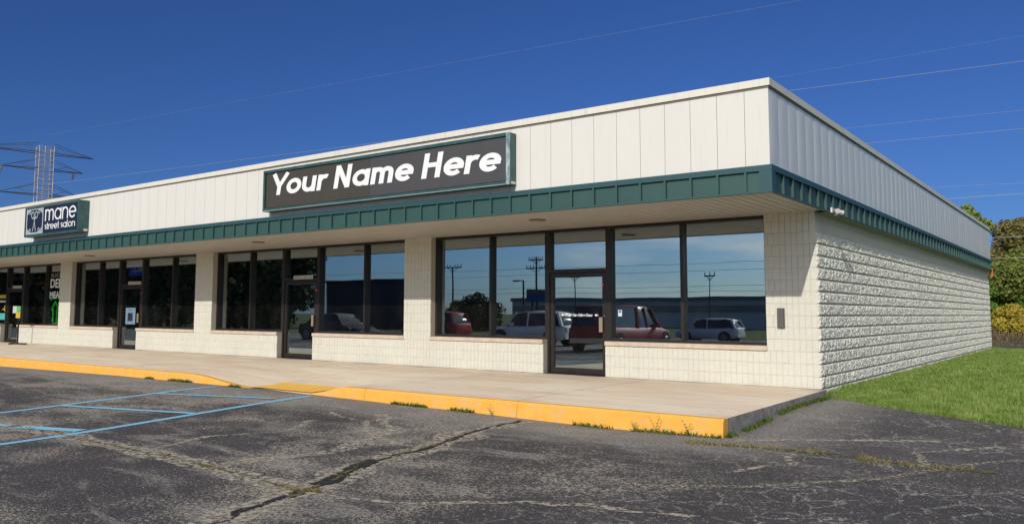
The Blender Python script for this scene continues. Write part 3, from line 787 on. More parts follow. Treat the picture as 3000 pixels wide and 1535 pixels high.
def door_bay(a, b):
    f = MB(); f.box(a, YF0, .0, a+.06, YF1, 2.968).box(b-.06, YF0, 0, b, YF1, 2.968).box(a+.06, YF0, 2.915, b-.06, YF1, 2.968).box(a+.06, YF0, 2.06, b-.06, YF1, 2.135)
    f.box(a+.06, .12, -.012, b-.06, YF1, .012)
    f.build('door_frame', M_BRONZE, bld); 
    pane(a+.06, b-.06, 2.135, 2.915, bld, 'transom_pane')
    d = empty('door', (0, 0, 0)); d.parent = bld
    x0, x1 = a+.068, b-.068
    g = MB(); g.box(x0, .175, .018, x0+.085, .235, 2.05).box(x1-.085, .175, .018, x1, .235, 2.05).box(x0+.085, .175, .018, x1-.085, .235, .125).box(x0+.085, .175, 1.965, x1-.085, .235, 2.05)
    g.build('door_leaf_frame', M_BRONZE, d)
    MB().box(x0+.085, .205, .125, x1-.085, .213, 1.965).build('door_pane', M_GLASS, d)
    h = MB(); h.bbox(x1-.135, .11, .86, x1-.055, .15, 1.155, .008).box(x1-.10, .15, .90, x1-.09, .175, .92).box(x1-.10, .15, 1.10, x1-.09, .175, 1.12)
    h.build('handle', plain('tan_pull_plate', (.36, .29, .19), .4, .3), d)
    MB().disc((x1-.04, .173, 1.18), .018, 'y', .012, 14).build('lock', plain('lock_metal', (.3, .28, .25), .3, .8), d)
    # light beige return of the wall beside the frame
for (L, Rr, dl, dr, m1, m2) in units:
    bay(L, dl, m1, False); bay(dr, Rr, m2, True); door_bay(dl, dr)
# reveal blocks (painted returns of piers and low walls)
for a, b in piers:
    for x0 in (b-.011, a+.001): MB().box(x0, .022, .69, x0+.010, .30, 2.968).build('painted_reveal', M_SMOOTH, bld)
for a, b in runs:
    for x0 in (b-.011, a+.001): MB().box(x0, .022, .0, x0+.010, .26, .606).build('painted_reveal', M_SMOOTH, bld)
# rooms
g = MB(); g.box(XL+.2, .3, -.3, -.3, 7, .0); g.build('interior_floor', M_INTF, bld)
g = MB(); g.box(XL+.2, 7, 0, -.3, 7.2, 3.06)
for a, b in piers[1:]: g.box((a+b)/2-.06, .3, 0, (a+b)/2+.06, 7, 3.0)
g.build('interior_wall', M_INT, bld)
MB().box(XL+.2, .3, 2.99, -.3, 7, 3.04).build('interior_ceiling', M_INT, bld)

# lettering --------------------------------------------------------------------
def arc(cx, cy, r, a0, a1, n=14, ry=None):
    ry = ry or r; return [(cx+r*math.cos(math.radians(a0+(a1-a0)*i/n)), cy+ry*math.sin(math.radians(a0+(a1-a0)*i/n))) for i in range(n+1)]
def glyphs(w):
    h = w/2; xh = .70; rc = xh/2-h; r = rc
    c = lambda x: (x, xh/2)
    G = {}
    G['Y'] = ([[(.06, 1), (.40, .40)], [(.74, 1), (.40, .40)], [(.40, .46), (.40, 0)]], .78)
    G['o'] = ([arc(h+r, xh/2, r, 0, 360, 28)], 2*(r+h)+.06)
    G['u'] = ([[(h, xh), (h, r*.95+h)]+arc(h+r*.86, r*.86+h, r*.86, 180, 360, 12)+[(h+r*1.72, xh)], [(h+r*1.72, xh), (h+r*1.72, 0)]], 2*r*.86+w+.09)
    G['r'] = ([[(h, xh), (h, 0)], arc(h+r*.9, xh-h-r*.86, r*.86, 165, 62, 8)], w+.30)
    G['N'] = ([[(h, 0), (h, 1)], [(h, .97), (.62-h+.06, .03)], [(.68-h, 0), (.68-h, 1)]], .79)
    G['H'] = ([[(h, 0), (h, 1)], [(h, .52), (.66-h, .52)], [(.66-h, 0), (.66-h, 1)]], .77)
    G['a'] = ([arc(h+r, xh/2, r, 0, 360, 28), [(h+2*r, xh), (h+2*r, 0)]], 2*(r+h)+.09)
    G['n'] = ([[(h, xh), (h, 0)], [(h, 0), (h, xh-h-r*.8)]+arc(h+r*.8, xh-h-r*.8, r*.8, 180, 0, 12)+[(h+r*1.6, 0)]], 2*r*.8+w+.09)
    q = r*.66
    G['m'] = ([[(h, xh), (h, 0)], arc(h+q, xh-h-q, q, 180, 0, 10)+[(h+2*q, 0)], arc(h+3*q, xh-h-q, q, 180, 0, 10)+[(h+4*q, 0)]], 4*q+w+.09)
    G['e'] = ([arc(h+r, xh/2, r, 2, 318, 24), [(h*.9, xh/2), (h+2*r+h*.9, xh/2)]], 2*(r+h)+.05)
    G['s'] = ([arc(.21, xh*.5+.155, .135, 40, 270, 12)+arc(.21, xh*.5-.115, .145, 90, -140, 12)], .44)
    G['t'] = ([[(.13, .93), (.13, h)], [(.13, h), (.24, h)], [(.0, xh-h), (.27, xh-h)]], .34)
    G['l'] = ([[(h, 1), (h, 0)]], w+.12)
    G[' '] = ([], .30)
    return G
def lettering(name, text, w, x, z, cap, target, y, mat, parent, shear=0, rot=0, depth=.006, gap=0):
    """one mesh per word, each parented to the sign"""
    G = glyphs(w); adv = sum(G[c][1]+gap for c in text); sx_ = target/(adv*cap); g = MB(); pen = 0; k = 0
    sr_ = math.sin(rot); ox, oy, oz = parent.location
    def P(px, pz, yy):
        X = (px+shear*pz)*cap*sx_; return (x+X-ox, yy-oy, z+pz*cap+X*sr_-oz)
    for ch in text+' ':
        if ch == ' ' and g.v: g.build(name, mat, parent); g = MB()
        st, ad = G[ch]
        for s in st:
            k += 1; yy = y-depth-.0007*(k % 3); h = w/2; L = []
            n = len(s); closed = n > 8 and math.hypot(s[0][0]-s[-1][0], s[0][1]-s[-1][1]) < 1e-4
            for i in range(n):
                a = s[i-1] if i else (s[-2] if closed else s[0]); b = s[i+1] if i < n-1 else (s[1] if closed else s[-1])
                t = Vector((b[0]-a[0], b[1]-a[1])).normalized(); nn = Vector((-t.y, t.x))*h
                L.append(((s[i][0]+nn.x+pen, s[i][1]+nn.y), (s[i][0]-nn.x+pen, s[i][1]-nn.y)))
            for (a, b), (c, d) in zip(L, L[1:]):
                g.poly([P(*b, yy), P(*d, yy), P(*c, yy), P(*a, yy)])
                g.poly([P(*a, yy), P(*c, yy), P(*c, y), P(*a, y)]); g.poly([P(*d, yy), P(*b, yy), P(*b, y), P(*d, y)])
        pen += ad+gap
def bfont_text(name, text, x, y, z, size, width, mat, parent, bold=0, rz=0):
    cu = bpy.data.curves.new(name, 'FONT'); cu.body = text; cu.size = size; cu.offset = bold; cu.extrude = .001
    o = bpy.data.objects.new(name, cu); COL.objects.link(o); bpy.context.view_layer.update()
    me = bpy.data.meshes.new_from_object(o.evaluated_get(bpy.context.evaluated_depsgraph_get())); bpy.data.objects.remove(o)
    xs_ = [v.co.x for v in me.vertices]; w = max(xs_)-min(xs_); s = width/w if width else 1
    for v in me.vertices: px, py, pz = v.co; v.co = ((px-min(xs_))*s, -pz, py)
    me.materials.clear(); me.materials.append(mat); me.update()
    return link(name, me, parent, (x, y, z))

# big sign
M_SGN = plain('sign_frame_teal', (.045, .11, .105), .45, .2, .25, 7)
def worn_frame():
    n = NM('sign_frame_worn'); p = n.pos((1,1,.4)); c = n.mix(n.rng(n.noise(p, 14, 5, .7), .45, .6), (.16, .28, .31), (.55, .62, .66)); n.bsdf(c, .45, .2); return n.mt
def weathered(name, base, streak):
    n = NM(name); c = n.mix(n.rng(n.noise(n.pos((5,1,.5)), 1.6, 5, .65), .5, .75, 0, .5), base, streak)
    c = n.mix(n.rng(n.noise(n.pos(), 3, 4), .4, .7, 0, .25), c, tuple(x*.8 for x in base)); n.bsdf(c, .5); return n.mt
sg = empty('shop_sign', (-7.7, YD, 3.9), 'large dark sign box reading Your Name Here on the white fascia', 'sign')
def sbox(sgn, X0, X1, Z0, Z1, dep, fw, mats, right_mat):
    ox, oy, oz = sgn.location
    def B(name, mat, *bx):
        g = MB(); 
        for b in bx: g.box(b[0]-ox, b[1]-oy, b[2]-oz, b[3]-ox, b[4]-oy, b[5]-oz)
        return g.build(name, mat, sgn)
    y0 = YD-dep
    B('frame', mats, (X0, y0, Z1-fw, X1-fw, YD+.005, Z1), (X0, y0, Z0, X1-fw, YD+.005, Z0+fw), (X0, y0, Z0+fw, X0+fw, YD+.005, Z1-fw), (X0+fw, y0+.10, Z0+fw, X1-fw, YD+.005, Z1-fw))
    B('frame_side', mats, (X1-fw, y0+.03, Z0, X1, YD+.004, Z1)); B('frame_edge', right_mat, (X1-fw-.005, y0-.004, Z0, X1, y0+.03, Z1))
    return B
X0, X1, Z0, Z1 = -11.09, -4.29, 3.455, 4.375
B = sbox(sg, X0, X1, Z0, Z1, .22, .060, M_SGN, worn_frame())
B('sheet', weathered('brown_black_sheet', (.062, .054, .042), (.075, .06, .04)), (X0+.075, YD-.19, Z0+.075, -7.75, YD-.12, Z1-.075)).location.y += 0
B('sheet', weathered('grey_black_sheet', (.068, .066, .070), (.10, .07, .06)), (-7.742, YD-.192, Z0+.075, X1-.08, YD-.12, Z1-.075))
B('junction_plate', M_CAP, (X1-.06, YD-.15, Z0+.02, X1+.006, YD-.03, Z0+.06))
MB().box(X0+.02-sg.location.x, -.226, Z0+.001-sg.location.z, X1-.08-sg.location.x, -.2205, Z0+.014-sg.location.z).build('bottom_lip', plain('worn_lip', (.40, .48, .50), .4, .3), sg)
lettering('lettering', 'Your Name Here', .185, -10.86, 3.80, .475, 6.38, YD-.196, M_LETTER, sg, shear=.14, rot=-.0125, gap=-.012)

# salon sign
M_NAVY = plain('navy_sign_face', (.010, .018, .045), .45, 0, .1); M_ORN = plain('silver_print', (.45, .50, .52), .5)
sl = empty('salon_sign', (-21.0, YD, 3.9), 'small navy sign box reading mane street salon with scissors emblem', 'sign')
X0, X1, Z0, Z1 = -22.68, -19.30, 3.475, 4.385
B = sbox(sl, X0, X1, Z0, Z1, .31, .06, M_SGN, M_SGN)
B('face', M_NAVY, (X0+.06, YD-.295, Z0+.06, X1-.065, YD-.20, Z1-.06))
B('junction_plate', M_CAP, (X1-.06, YD-.15, Z0+.03, X1+.006, YD-.04, Z0+.09))
for nm, tx, w_, x_, z_, cap_, tg in (('lettering', 'mane', .095, -21.36, 3.90, .50, 1.92, ), ('lettering', 'street salon', .11, -21.36, 3.645, .215, 1.88)):
    lettering(nm, tx, w_, x_, z_, cap_, tg, YD-.297, M_LETTER, sl)
g = MB(); yy = YD-.2985
ox, oz = -22.60, 3.56; WW, HH = 1.12, .77
def T(u, v): return (ox+u*WW, oz+v*HH)
def flat(pts, w):
    L = []
    for i, p in enumerate(pts):
        a = pts[max(0, i-1)]; b = pts[min(len(pts)-1, i+1)]; t = Vector((b[0]-a[0], b[1]-a[1]));
        if t.length < 1e-6: t = Vector((1, 0))
        t.normalize(); q = Vector((-t.y, t.x))*w/2; L.append(((p[0]+q.x, p[1]+q.y), (p[0]-q.x, p[1]-q.y)))
    global yy; yy -= .0003
    for (a, b), (c, d) in zip(L, L[1:]): g.poly([(b[0], yy, b[1]), (d[0], yy, d[1]), (c[0], yy, c[1]), (a[0], yy, a[1])])
flat([T(0, .02), T(1, .02)], .05); flat([T(0, .98), T(1, .98)], .05); flat([T(.03, 0), T(.03, 1)], .055); flat([T(.97, 0), T(.97, 1)], .055)
for cx_, cz_ in ((0, 0), (1, 0), (0, 1), (1, 1)):
    sx_, sz_ = (1 if cx_ == 0 else -1), (1 if cz_ == 0 else -1)
    for k in range(4):
        flat([T(cx_+sx_*(.04+.055*k), cz_+sz_*.03), T(cx_+sx_*(.04+.055*k), cz_+sz_*(.26-.055*k))], .05)
    flat([(T(cx_+sx_*.24, cz_+sz_*.14)[0]+.05*math.cos(a/3), T(cx_+sx_*.24, cz_+sz_*.14)[1]+.05*math.sin(a/3)) for a in range(20)], .03)
flat([T(.36, .0), T(.64, .0)], .0001)
for s_ in (-1, 1):
    c = T(.5+s_*.10, .74); flat([(c[0]+.085*math.cos(a/3.5), c[1]+.10*math.sin(a/3.5)) for a in range(23)], .035)
    flat([T(.5+s_*.03, .66), T(.5-s_*.02, .4), T(.5-s_*.09, .10)], .035)
o = g.build('scissors_emblem', M_ORN, sl); o.location = -sl.location

# small fixtures ---------------------------------------------------------------
ib = empty('wall_box', (-.60, 0, 1.0), 'small dark grey louvred box on the front pier beside the corner', 'box')
g = MB(); g.bbox(-.06, -.045, 0, .06, .01, .335, .006); g.build('casing', plain('grey_box', (.085, .08, .08), .5), ib)
for k in range(3): MB().box(-.045+.032*k, -.052, .02, -.028+.032*k, -.044, .315).build('louvre', plain('box_louvre', (.14, .13, .13), .5), ib)
fl = empty('floodlight', (E+RB, .36, 3.0), 'white twin security floodlight on the green side fascia near the corner', 'floodlight')
M_FL = plain('floodlight_white', (.72, .66, .62), .45, 0, .1)
MB().box(0, -.045, -.04, .03, .045, .045).build('base', M_FL, fl)
for s_, dy in ((-1, -.16), (1, .20)):
    a = MB(); a.tube([(.04, 0, 0), (.10, dy*.35, -.01)], .014, 8); a.build('arm', plain('arm_metal', (.2, .18, .17), .5), fl)
    h = MB(); h.tube([(.07, dy*.3, -.01), (.10, dy*.55, -.02), (.14, dy*.85, -.035)], .022, 12, .042); h.build('lamp_head', M_FL, fl, smooth=False)
MB().disc((.08, .0, -.06), .028, 'z', .06, 12).build('motion_sensor', M_FL, fl)
# number plates over doors
for x, lab in ((-13.60, 'cream plate over the door of the second shop from the corner'), (-22.02, 'white plate over the door below the blue window banner'), (-30.65, 'white plate over the door below the yellow window poster')):
    p = empty('number_plate', (x, .15, 2.10), lab, 'sign', 'plates over the shop doors')
    MB().bbox(0, -.012, 0, .78, .004, .10, .004).build('plate', plain('plate_cream', (.50, .48, .38), .5), p)
    g = MB(); rr = random.Random(int(-x*10))
    for k in range(9):
        if rr.random() < .75: g.box(.06+.075*k, -.0135, .03, .06+.075*k+.035, -.0122, .03+rr.uniform(.03, .045))
    g.build('worn_print', plain('plate_print', (.22, .19, .16), .6), p)
M_STK = plain('sticker_white', (.72, .72, .74), .5)
st = empty('window_sticker', (-3.86, YG-.002, 1.175), 'small white sticker with blue top on the glass right of the corner shop door', 'sticker')
MB().box(0, -.001, 0, .085, .0, .125).build('paper', M_STK, st); MB().box(.015, -.0018, .07, .07, -.0011, .115).build('blue_patch', plain('sticker_blue', (.05, .2, .5), .5), st)
dt = empty('door_notice', (-5.16, .203, 1.165), 'white lettering Please Use Other Door across the corner shop door', 'lettering')
bfont_text('lettering', 'Please Use Other Door', .11, -.001, .005, .075, .64, M_LETTER, dt, .0022)
g = MB()
for x in (0.0, .79):
    for a, b in (((0, .03), (.045, .06)), ((0, .03), (.045, .0))): g.poly([(x, -.001, .03), (x+.045, -.0012, b[1]), (x+.045, -.0012, .03)] if b[1] > .03 else [(x, -.001, .03), (x+.045, -.0012, .03), (x+.045, -.0012, b[1])])
    g.poly([(x+.045, -.001, .02), (x+.085, -.001, .02), (x+.085, -.001, .042), (x+.045, -.001, .042)])
g.build('arrow', M_LETTER, dt)
M_RED = plain('glowing_red_dot', (.5, .02, .02), .5, emis=(1, .05, .03), est=.3)  # sticker colour with a weak added glow, no lamp behind it
for x, lab in ((-4.15, 'small red sticker on the right jamb of the corner shop door'), (-12.69, 'small red sticker on the right jamb of the second shop door'), (-21.24, 'small red sticker on the jamb of the third shop door')):
    tag(MB().disc((0, 0, 0), .024, 'y', .004, 14).build('red_sticker', M_RED, None, (x, YF0-.004, 1.80)), lab, 'sticker', 'red stickers on the door jambs')
# third shop: poster, banner, open sign
ps = empty('poster', (-22.20, .199, .80), 'pale blue framed poster on the glass of the third shop door', 'poster')
MB().box(0, 0, 0, .60, .004, .54).build('paper', plain('poster_blue', (.16, .27, .38), .6), ps)
MB().box(.13, -.002, .10, .44, -.0003, .37).build('dark_picture', plain('poster_dark', (.012, .014, .03), .6), ps)
bfont_text('lettering', 'NOTICE', .18, -.001, .44, .06, .26, plain('poster_print', (.03, .05, .08), .6), ps) if False else None
MB().box(.16, -.002, .455, .44, -.0003, .475).build('heading_line', plain('poster_line', (.06, .1, .15), .6), ps)
bn = empty('window_banner', (-22.30, YG+.03, 2.40), 'blue banner with red and white swirl above the third shop door', 'banner')
MB().box(.05, 0, 0, 1.05, .005, .36).build('banner_cloth', plain('glowing_banner_blue', (.02, .03, .30), .6, emis=(.03, .05, .6), est=.7), bn)  # cloth is no lamp; glow added so it shows through the tinted glass
g = MB(); 
for k, (a, b, c, d) in enumerate(((.15, .12, .55, .17), (.30, .20, .60, .25), (.50, .12, .90, .26))): g.poly([(a, -.003-.001*k, b), (c, -.003-.001*k, b+.01), (c+.06, -.003-.001*k, d), (a+.08, -.003-.001*k, d-.01)])
g.build('white_swirl', plain('glowing_banner_white', (.5, .5, .55), .6, emis=(.5, .5, .6), est=.5), bn)  # white print given an added glow like the cloth
MB().poly([(.45, -.006, .2), (.6, -.006, .16), (.66, -.006, .3), (.5, -.006, .26)]).build('red_swirl', plain('banner_red', (.4, .05, .06), .6), bn)
os_ = empty('neon_sign', (-20.85, YG+.05, .93), 'unlit neon OPEN sign low in the window right of the third shop door', 'neon sign')
bfont_text('tubes', 'OPEN', .06, 0, .04, .20, .48, plain('neon_glass', (.35, .45, .42), .3), os_)
MB().box(0, .01, 0, .62, .02, .012).box(0, .01, .21, .62, .02, .222).box(0, .01, .012, .012, .02, .21).box(.608, .01, .012, .62, .02, .21).build('frame', plain('neon_frame', (.3, .38, .36), .4), os_)
ct = tag(MB().bbox(-.55, 0, 0, .55, .5, 1.12, .01).build('counter', plain('wood_counter', (.40, .22, .07), .5, 0, .25, 3), None, (-18.65, .55, 0)), 'brown wooden counter inside the third shop behind its right pane', 'counter')
# deli shop window graphics
M_NG = plain('green_neon', (.04, .5, .06), .5, emis=(.06, .9, .08), est=2.2)
dw = empty('window_lettering', (-27.74, YG-.002, 1.92), 'white DELI MEATS lettering high on the deli shop window beside the pier', 'lettering')
bfont_text('lettering', 'DELI', .02, 0, .17, .46, .98, M_LETTER, dw, .012); bfont_text('lettering', 'MEATS', .0, 0, -.22, .34, 1.16, M_LETTER, dw, .01); bfont_text('lettering', 'SLICED', .04, 0, .56, .20, 1.05, plain('faded_letter', (.4, .4, .38), .5), dw)
def outline(name, loops, w, mat, parent, loc, label, cat):
    g = MB()
    for pts in loops:
        for a, b in zip(pts, pts[1:]+pts[:1]): g.tube([(a[0], 0, a[1]), (b[0], 0, b[1])], w, 6)
    return tag(g.build(name, mat, parent, loc), label, cat)
outline('green_arrow', [[(0, .1), (.14, .22), (.14, .15), (1.0, .15), (1.0, .05), (.14, .05), (.14, -.02)]], .016, M_NG, None, (-27.80, YG+.03, 1.64), 'green glowing outline arrow pointing left under the deli lettering', 'neon sign')
outline('green_arrow', [[(.0, .48), (.27, .80), (.54, .48), (.42, .48), (.42, -.02), (.12, -.02), (.12, .48)]], .020, M_NG, None, (-27.62, YG+.03, .78), 'green glowing outline arrow pointing up in the deli shop window', 'neon sign')
rn = empty('neon_sign', (-28.5, YG+.05, 2.26), 'dim red oval neon sign in the deli shop window', 'neon sign')
g = MB(); g.tube([(.34*math.cos(a/16*6.283), 0, .13*math.sin(a/16*6.283)) for a in range(17)], .012, 6, cap=False); g.build('oval_tube', plain('dim_blue_tube', (.1, .1, .25), .4), rn)
bfont_text('tubes', 'OPEN', -.24, -.01, -.06, .17, .48, plain('red_tube', (.4, .03, .03), .4, emis=(1, .05, .03), est=.6), rn)
yn = empty('yellow_poster', (-30.50, YG+.02, 2.24), 'yellow poster with dark print in the transom over the deli door', 'poster')
MB().box(0, 0, 0, .78, .004, .36).build('paper', plain('poster_yellow', (.42, .33, .03), .6), yn)
bfont_text('lettering', 'NOW', .16, -.001, .08, .17, .45, M_DARK, yn)
M_YD = plain('decal_yellow', (.50, .38, .03), .6)
def decal(x0, z0, x1, z1, mat, lab, name='window_decal', cat='decal'):
    tag(MB().box(0, 0, 0, x1-x0, .004, z1-z0).build(name, mat, None, (x0, YG-.006, z0)), lab, cat)
decal(-32.1, 1.72, -31.33, 1.86, M_YD, 'yellow banner decal at the left photo edge, highest of the stack')
decal(-32.1, 1.56, -31.33, 1.63, M_STK, 'thin white decal under the yellow banner decal at the left edge')
decal(-32.1, .86, -31.38, 1.12, plain('decal_teal', (.08, .42, .38), .6), 'teal poster low in the leftmost window', 'teal_poster', 'poster')
o_ = empty('window_lettering', (-31.72, YG-.006, 1.20), 'yellow characters on the leftmost window pane above the teal poster', 'lettering'); bfont_text('lettering', '-0', 0, 0, 0, .36, .36, M_YD, o_, .008)
# upright sign holder outside the deli
sh = empty('sign_stand', (-28.35, -.55, sw(-28.35, -.55)), 'black pole stand holding white, green and yellow signs by the deli door', 'sign stand')
M_BLK = plain('black_metal', (.015, .015, .015), .5)
MB().bbox(-.55, -.06, 0, .62, .06, .04, .01).box(-.06, -.3, .0, .06, .3, .035).build('base', M_BLK, sh)
MB().box(-.022, -.022, .04, .022, .022, 1.36).build('pole', M_BLK, sh)
MB().box(-.44, -.035, 1.14, -.12, -.027, 1.40).build('sign_sheet', plain('sheet_white', (.55, .56, .52), .6), sh)['label'] = 'white sheet'
MB().box(-.12, -.04, 1.17, .20, -.030, 1.40).build('sign_sheet', plain('sheet_green', (.12, .42, .13), .6), sh)['label'] = 'green sheet'
MB().box(-.15, -.044, .96, .20, -.034, 1.168).build('sign_sheet', plain('sheet_yellow', (.62, .40, .05), .6), sh)['label'] = 'yellow sheet'
# things inside the deli shop
bt = empty('water_cooler', (-29.15, .55, .0), 'blue water bottle display with red top inside the deli window', 'display')
MB().box(-.2, 0, 0, .2, .3, .75).build('stand', M_INT, bt); MB().disc((0, .15, 1.0), .17, 'z', .5, 16).build('bottle', plain('bottle_blue', (.10, .28, .38), .3, emis=(.1, .3, .4), est=.0), bt); MB().disc((0, .15, 1.33), .10, 'z', .15, 14).build('cap', plain('bottle_red', (.45, .05, .03), .4, emis=(.6, .08, .04), est=.0), bt)
tag(MB().bbox(-.16, -.12, 0, .16, .12, .5, .02).build('waste_bin', plain('bin_teal', (.05, .12, .12), .4), None, (-30.1, .5, .45)), 'dark teal bin seen through the deli door', 'bin') if False else None
tag(MB().box(0, 0, 0, .22, .02, .16).build('card', M_STK, None, (-28.65, .27, .76)), 'small white card standing low in the deli window', 'card')
ch = empty('chair', (-10.05, .9, 0), 'maroon chair inside the second shop behind its rightmost pane', 'chair')
M_MAR = plain('maroon_vinyl', (.10, .03, .05), .5)
MB().bbox(-.3, 0, .42, .3, .5, .52, .02).build('seat', M_MAR, ch); MB().bbox(-.3, .45, .52, .3, .55, 1.15, .02).build('backrest', M_MAR, ch)
for a in (-.27, .24):
    for b in (.02, .47): MB().box(a, b, 0, a+.03, b+.03, .42).build('leg', M_BLK, ch)

# ------------------------------------------------------------------ transmission tower
M_GALV = plain('galvanised_steel', (.40, .38, .37), .55, .2, .25, 1)
M_GALVD = plain('dark_steel', (.10, .095, .10), .6, .2)
tw = empty('transmission_tower', (-150.3, 54.4, -.5), 'tall lattice electricity tower rising behind the roof at the left', 'pylon')
ax = Vector((3.15, 16.15, 0)).normalized(); px_ = Vector((ax.y, -ax.x, 0))
def TW(a, p, z): return tuple(ax*a+px_*p+Vector((0, 0, z+.5)))
g = MB(); hw = 1.22
def half(z): return hw*(1+.00*max(0, 20-z)) if z > 18 else hw*(1+(18-z)*.06)
corners = [(-1, -1), (1, -1), (1, 1), (-1, 1)]
levels = [0, 3, 6, 9, 12, 15, 18] + [18+.87*i for i in range(1, 16)]
for c in corners: g.tube([TW(c[0]*half(z), c[1]*half(z), z) for z in levels], .07, 4)
for z0, z1 in zip(levels, levels[1:]):
    for a, b in zip(corners, corners[1:]+corners[:1]):
        h0, h1 = half(z0), half(z1)
        g.tube([TW(a[0]*h0, a[1]*h0, z0), TW(b[0]*h1, b[1]*h1, z1)], .03, 3, cap=False); g.tube([TW(b[0]*h0, b[1]*h0, z0), TW(a[0]*h1, a[1]*h1, z1)], .03, 3, cap=False)
        g.tube([TW(a[0]*h1, a[1]*h1, z1), TW(b[0]*h1, b[1]*h1, z1)], .045, 3, cap=False)
g.build('lattice_mast', M_GALV, tw)
MB().tube([TW(.1, -1.35, 14), TW(.35, -1.30, 31.4)], .085, 6).build('ladder_pole', plain('pale_pole', (.55, .56, .58), .5, .2), tw)
def arm(z, l, hgt, both, name='crossarm'):
    for s in both:
        g = MB(); L = l[0] if s < 0 else l[1]
        tip = TW(s*L, 0, z)
        for p in (-1, 1):
            g.tube([TW(s*hw, p*hw, z), tip], .075, 4); g.tube([TW(s*hw, p*hw, z+hgt), tip], .04, 4)
            n = 5 if hgt < 1.75 else 2
            for i in range(n):
                t0, t1 = i/n, (i+1)/n; lo = lambda t: Vector(TW(s*hw, p*hw, z)).lerp(Vector(tip), t); hi = lambda t: Vector(TW(s*hw, p*hw, z+hgt)).lerp(Vector(tip), t)
                g.tube([lo(t0), hi(t1)], .026, 3, cap=False)
            if hgt < 1.75: g.tube([lo(t1), hi(t1)], .026, 3, cap=False)
        g.build(name, M_GALVD, tw)
arm(29.9, (11.5, 8.3), 1.7, (-1, 1)); arm(26.9, (7.0, 6.6), 1.8, (-1, 1)); arm(22.2, (7.2, 6.4), 2.0, (-1, 1))
for z, l in ((26.9, (7.0, 5.2)), (22.2, (7.2, 5.4))):
    for s in (-1, 1):
        L = l[0] if s < 0 else l[1]; g = MB()
        for q in (-.35, .35): g.tube([TW(s*(L-.2), q, z), TW(s*(L-.1)-.2, q*1.4, z-1.3)], .11, 6)
        g.build('insulator', M_GALVD, tw)
# wires
M_WIRE = plain('aluminium_wire', (.55, .56, .58), .4, .3, .02)
def wire(a, b, sag, label, r=.028, group='power lines crossing the sky behind the roof', n=14, mat=None):
    a, b = Vector(a), Vector(b); g = MB()
    g.tube([a.lerp(b, i/n)-Vector((0, 0, sag*4*(i/n)*(1-i/n))) for i in range(n+1)], r, 4, cap=False)
    tag(g.build('power_line', mat or M_WIRE), label, 'power line', group)
wire((-149.13, 54.16, 33.08), (10.69, 75.91, 33.96), 0, 'power line highest in the sky, running up to the top edge of the photo', .008)
wire((-149.76, 55.06, 21.0), (10.36, 76.4, 27.43), 0, 'very faint power line just under the highest one', .006)
wire((-149.59, 54.82, 24.17), (10.21, 76.6, 24.64), 0, 'bright power line leaving the roof just right of the corner', .018)
wire((-149.84, 55.18, 19.43), (9.98, 76.94, 20.15), 0, 'upper one of the close pair of power lines above the side wall', .010)
wire((-149.94, 55.32, 17.59), (9.89, 77.06, 18.46), 0, 'lower one of the close pair of power lines above the side wall', .014)
wire((-100, 61.5, 15.1), (9.62, 77.46, 13.15), 0, 'lowest power line in the open sky above the trees', .010)
for i, (z, lab) in enumerate(((9.1, 'power line crossing in front of the tree tops, highest of the three'), (6.35, 'power line crossing in front of the trees, middle of the three'), (5.0, 'power line crossing in front of the trees, lowest of the three'))):
    wire((-40, 46.6, z), (30, 49.5, z+.15), .2, lab, .016)
tag(MB().box(-.10, 0, 0, .0, .05, .28).build('utility_tag', plain('orange_red', (.55, .12, .06), .6), None, (.20, YB-.09, 2.72)), 'small orange red tag at the far end of the green side fascia', 'tag')

# ------------------------------------------------------------------ trees
def leaf_cloud(name, centers, radii, n, size, mat, parent, flat=1.0):
    centers = np.asarray(centers, float); radii = np.asarray(radii, float); k = len(centers)
    wts = radii**2/np.sum(radii**2); idx = NR.choice(k, n, p=wts)
    d = NR.normal(size=(n, 3)); d /= np.linalg.norm(d, axis=1)[:, None]
    rr = radii[idx]*(.55+.5*NR.rand(n)**.6); P = centers[idx]+d*rr[:, None]*np.array([1, 1, flat])
    nn = d*.7+NR.normal(size=(n, 3))*.6; nn /= np.linalg.norm(nn, axis=1)[:, None]
    t = np.cross(nn, NR.normal(size=(n, 3))); t /= np.linalg.norm(t, axis=1)[:, None]; b = np.cross(nn, t)
    s = size*(.55+.9*NR.rand(n))
    V = np.empty((n, 4, 3)); V[:, 0] = P-t*s[:, None]*.6; V[:, 1] = P-b*s[:, None]*.42; V[:, 2] = P+t*s[:, None]*.6; V[:, 3] = P+b*s[:, None]*.42
    me = bpy.data.meshes.new(name); me.vertices.add(n*4); me.vertices.foreach_set('co', V.ravel()); me.loops.add(n*4)
    me.loops.foreach_set('vertex_index', np.arange(n*4, dtype=np.int32)); me.polygons.add(n); me.polygons.foreach_set('loop_start', np.arange(0, n*4, 4, dtype=np.int32))
    me.materials.append(mat); me.update(calc_edges=True); return link(name, me, parent)
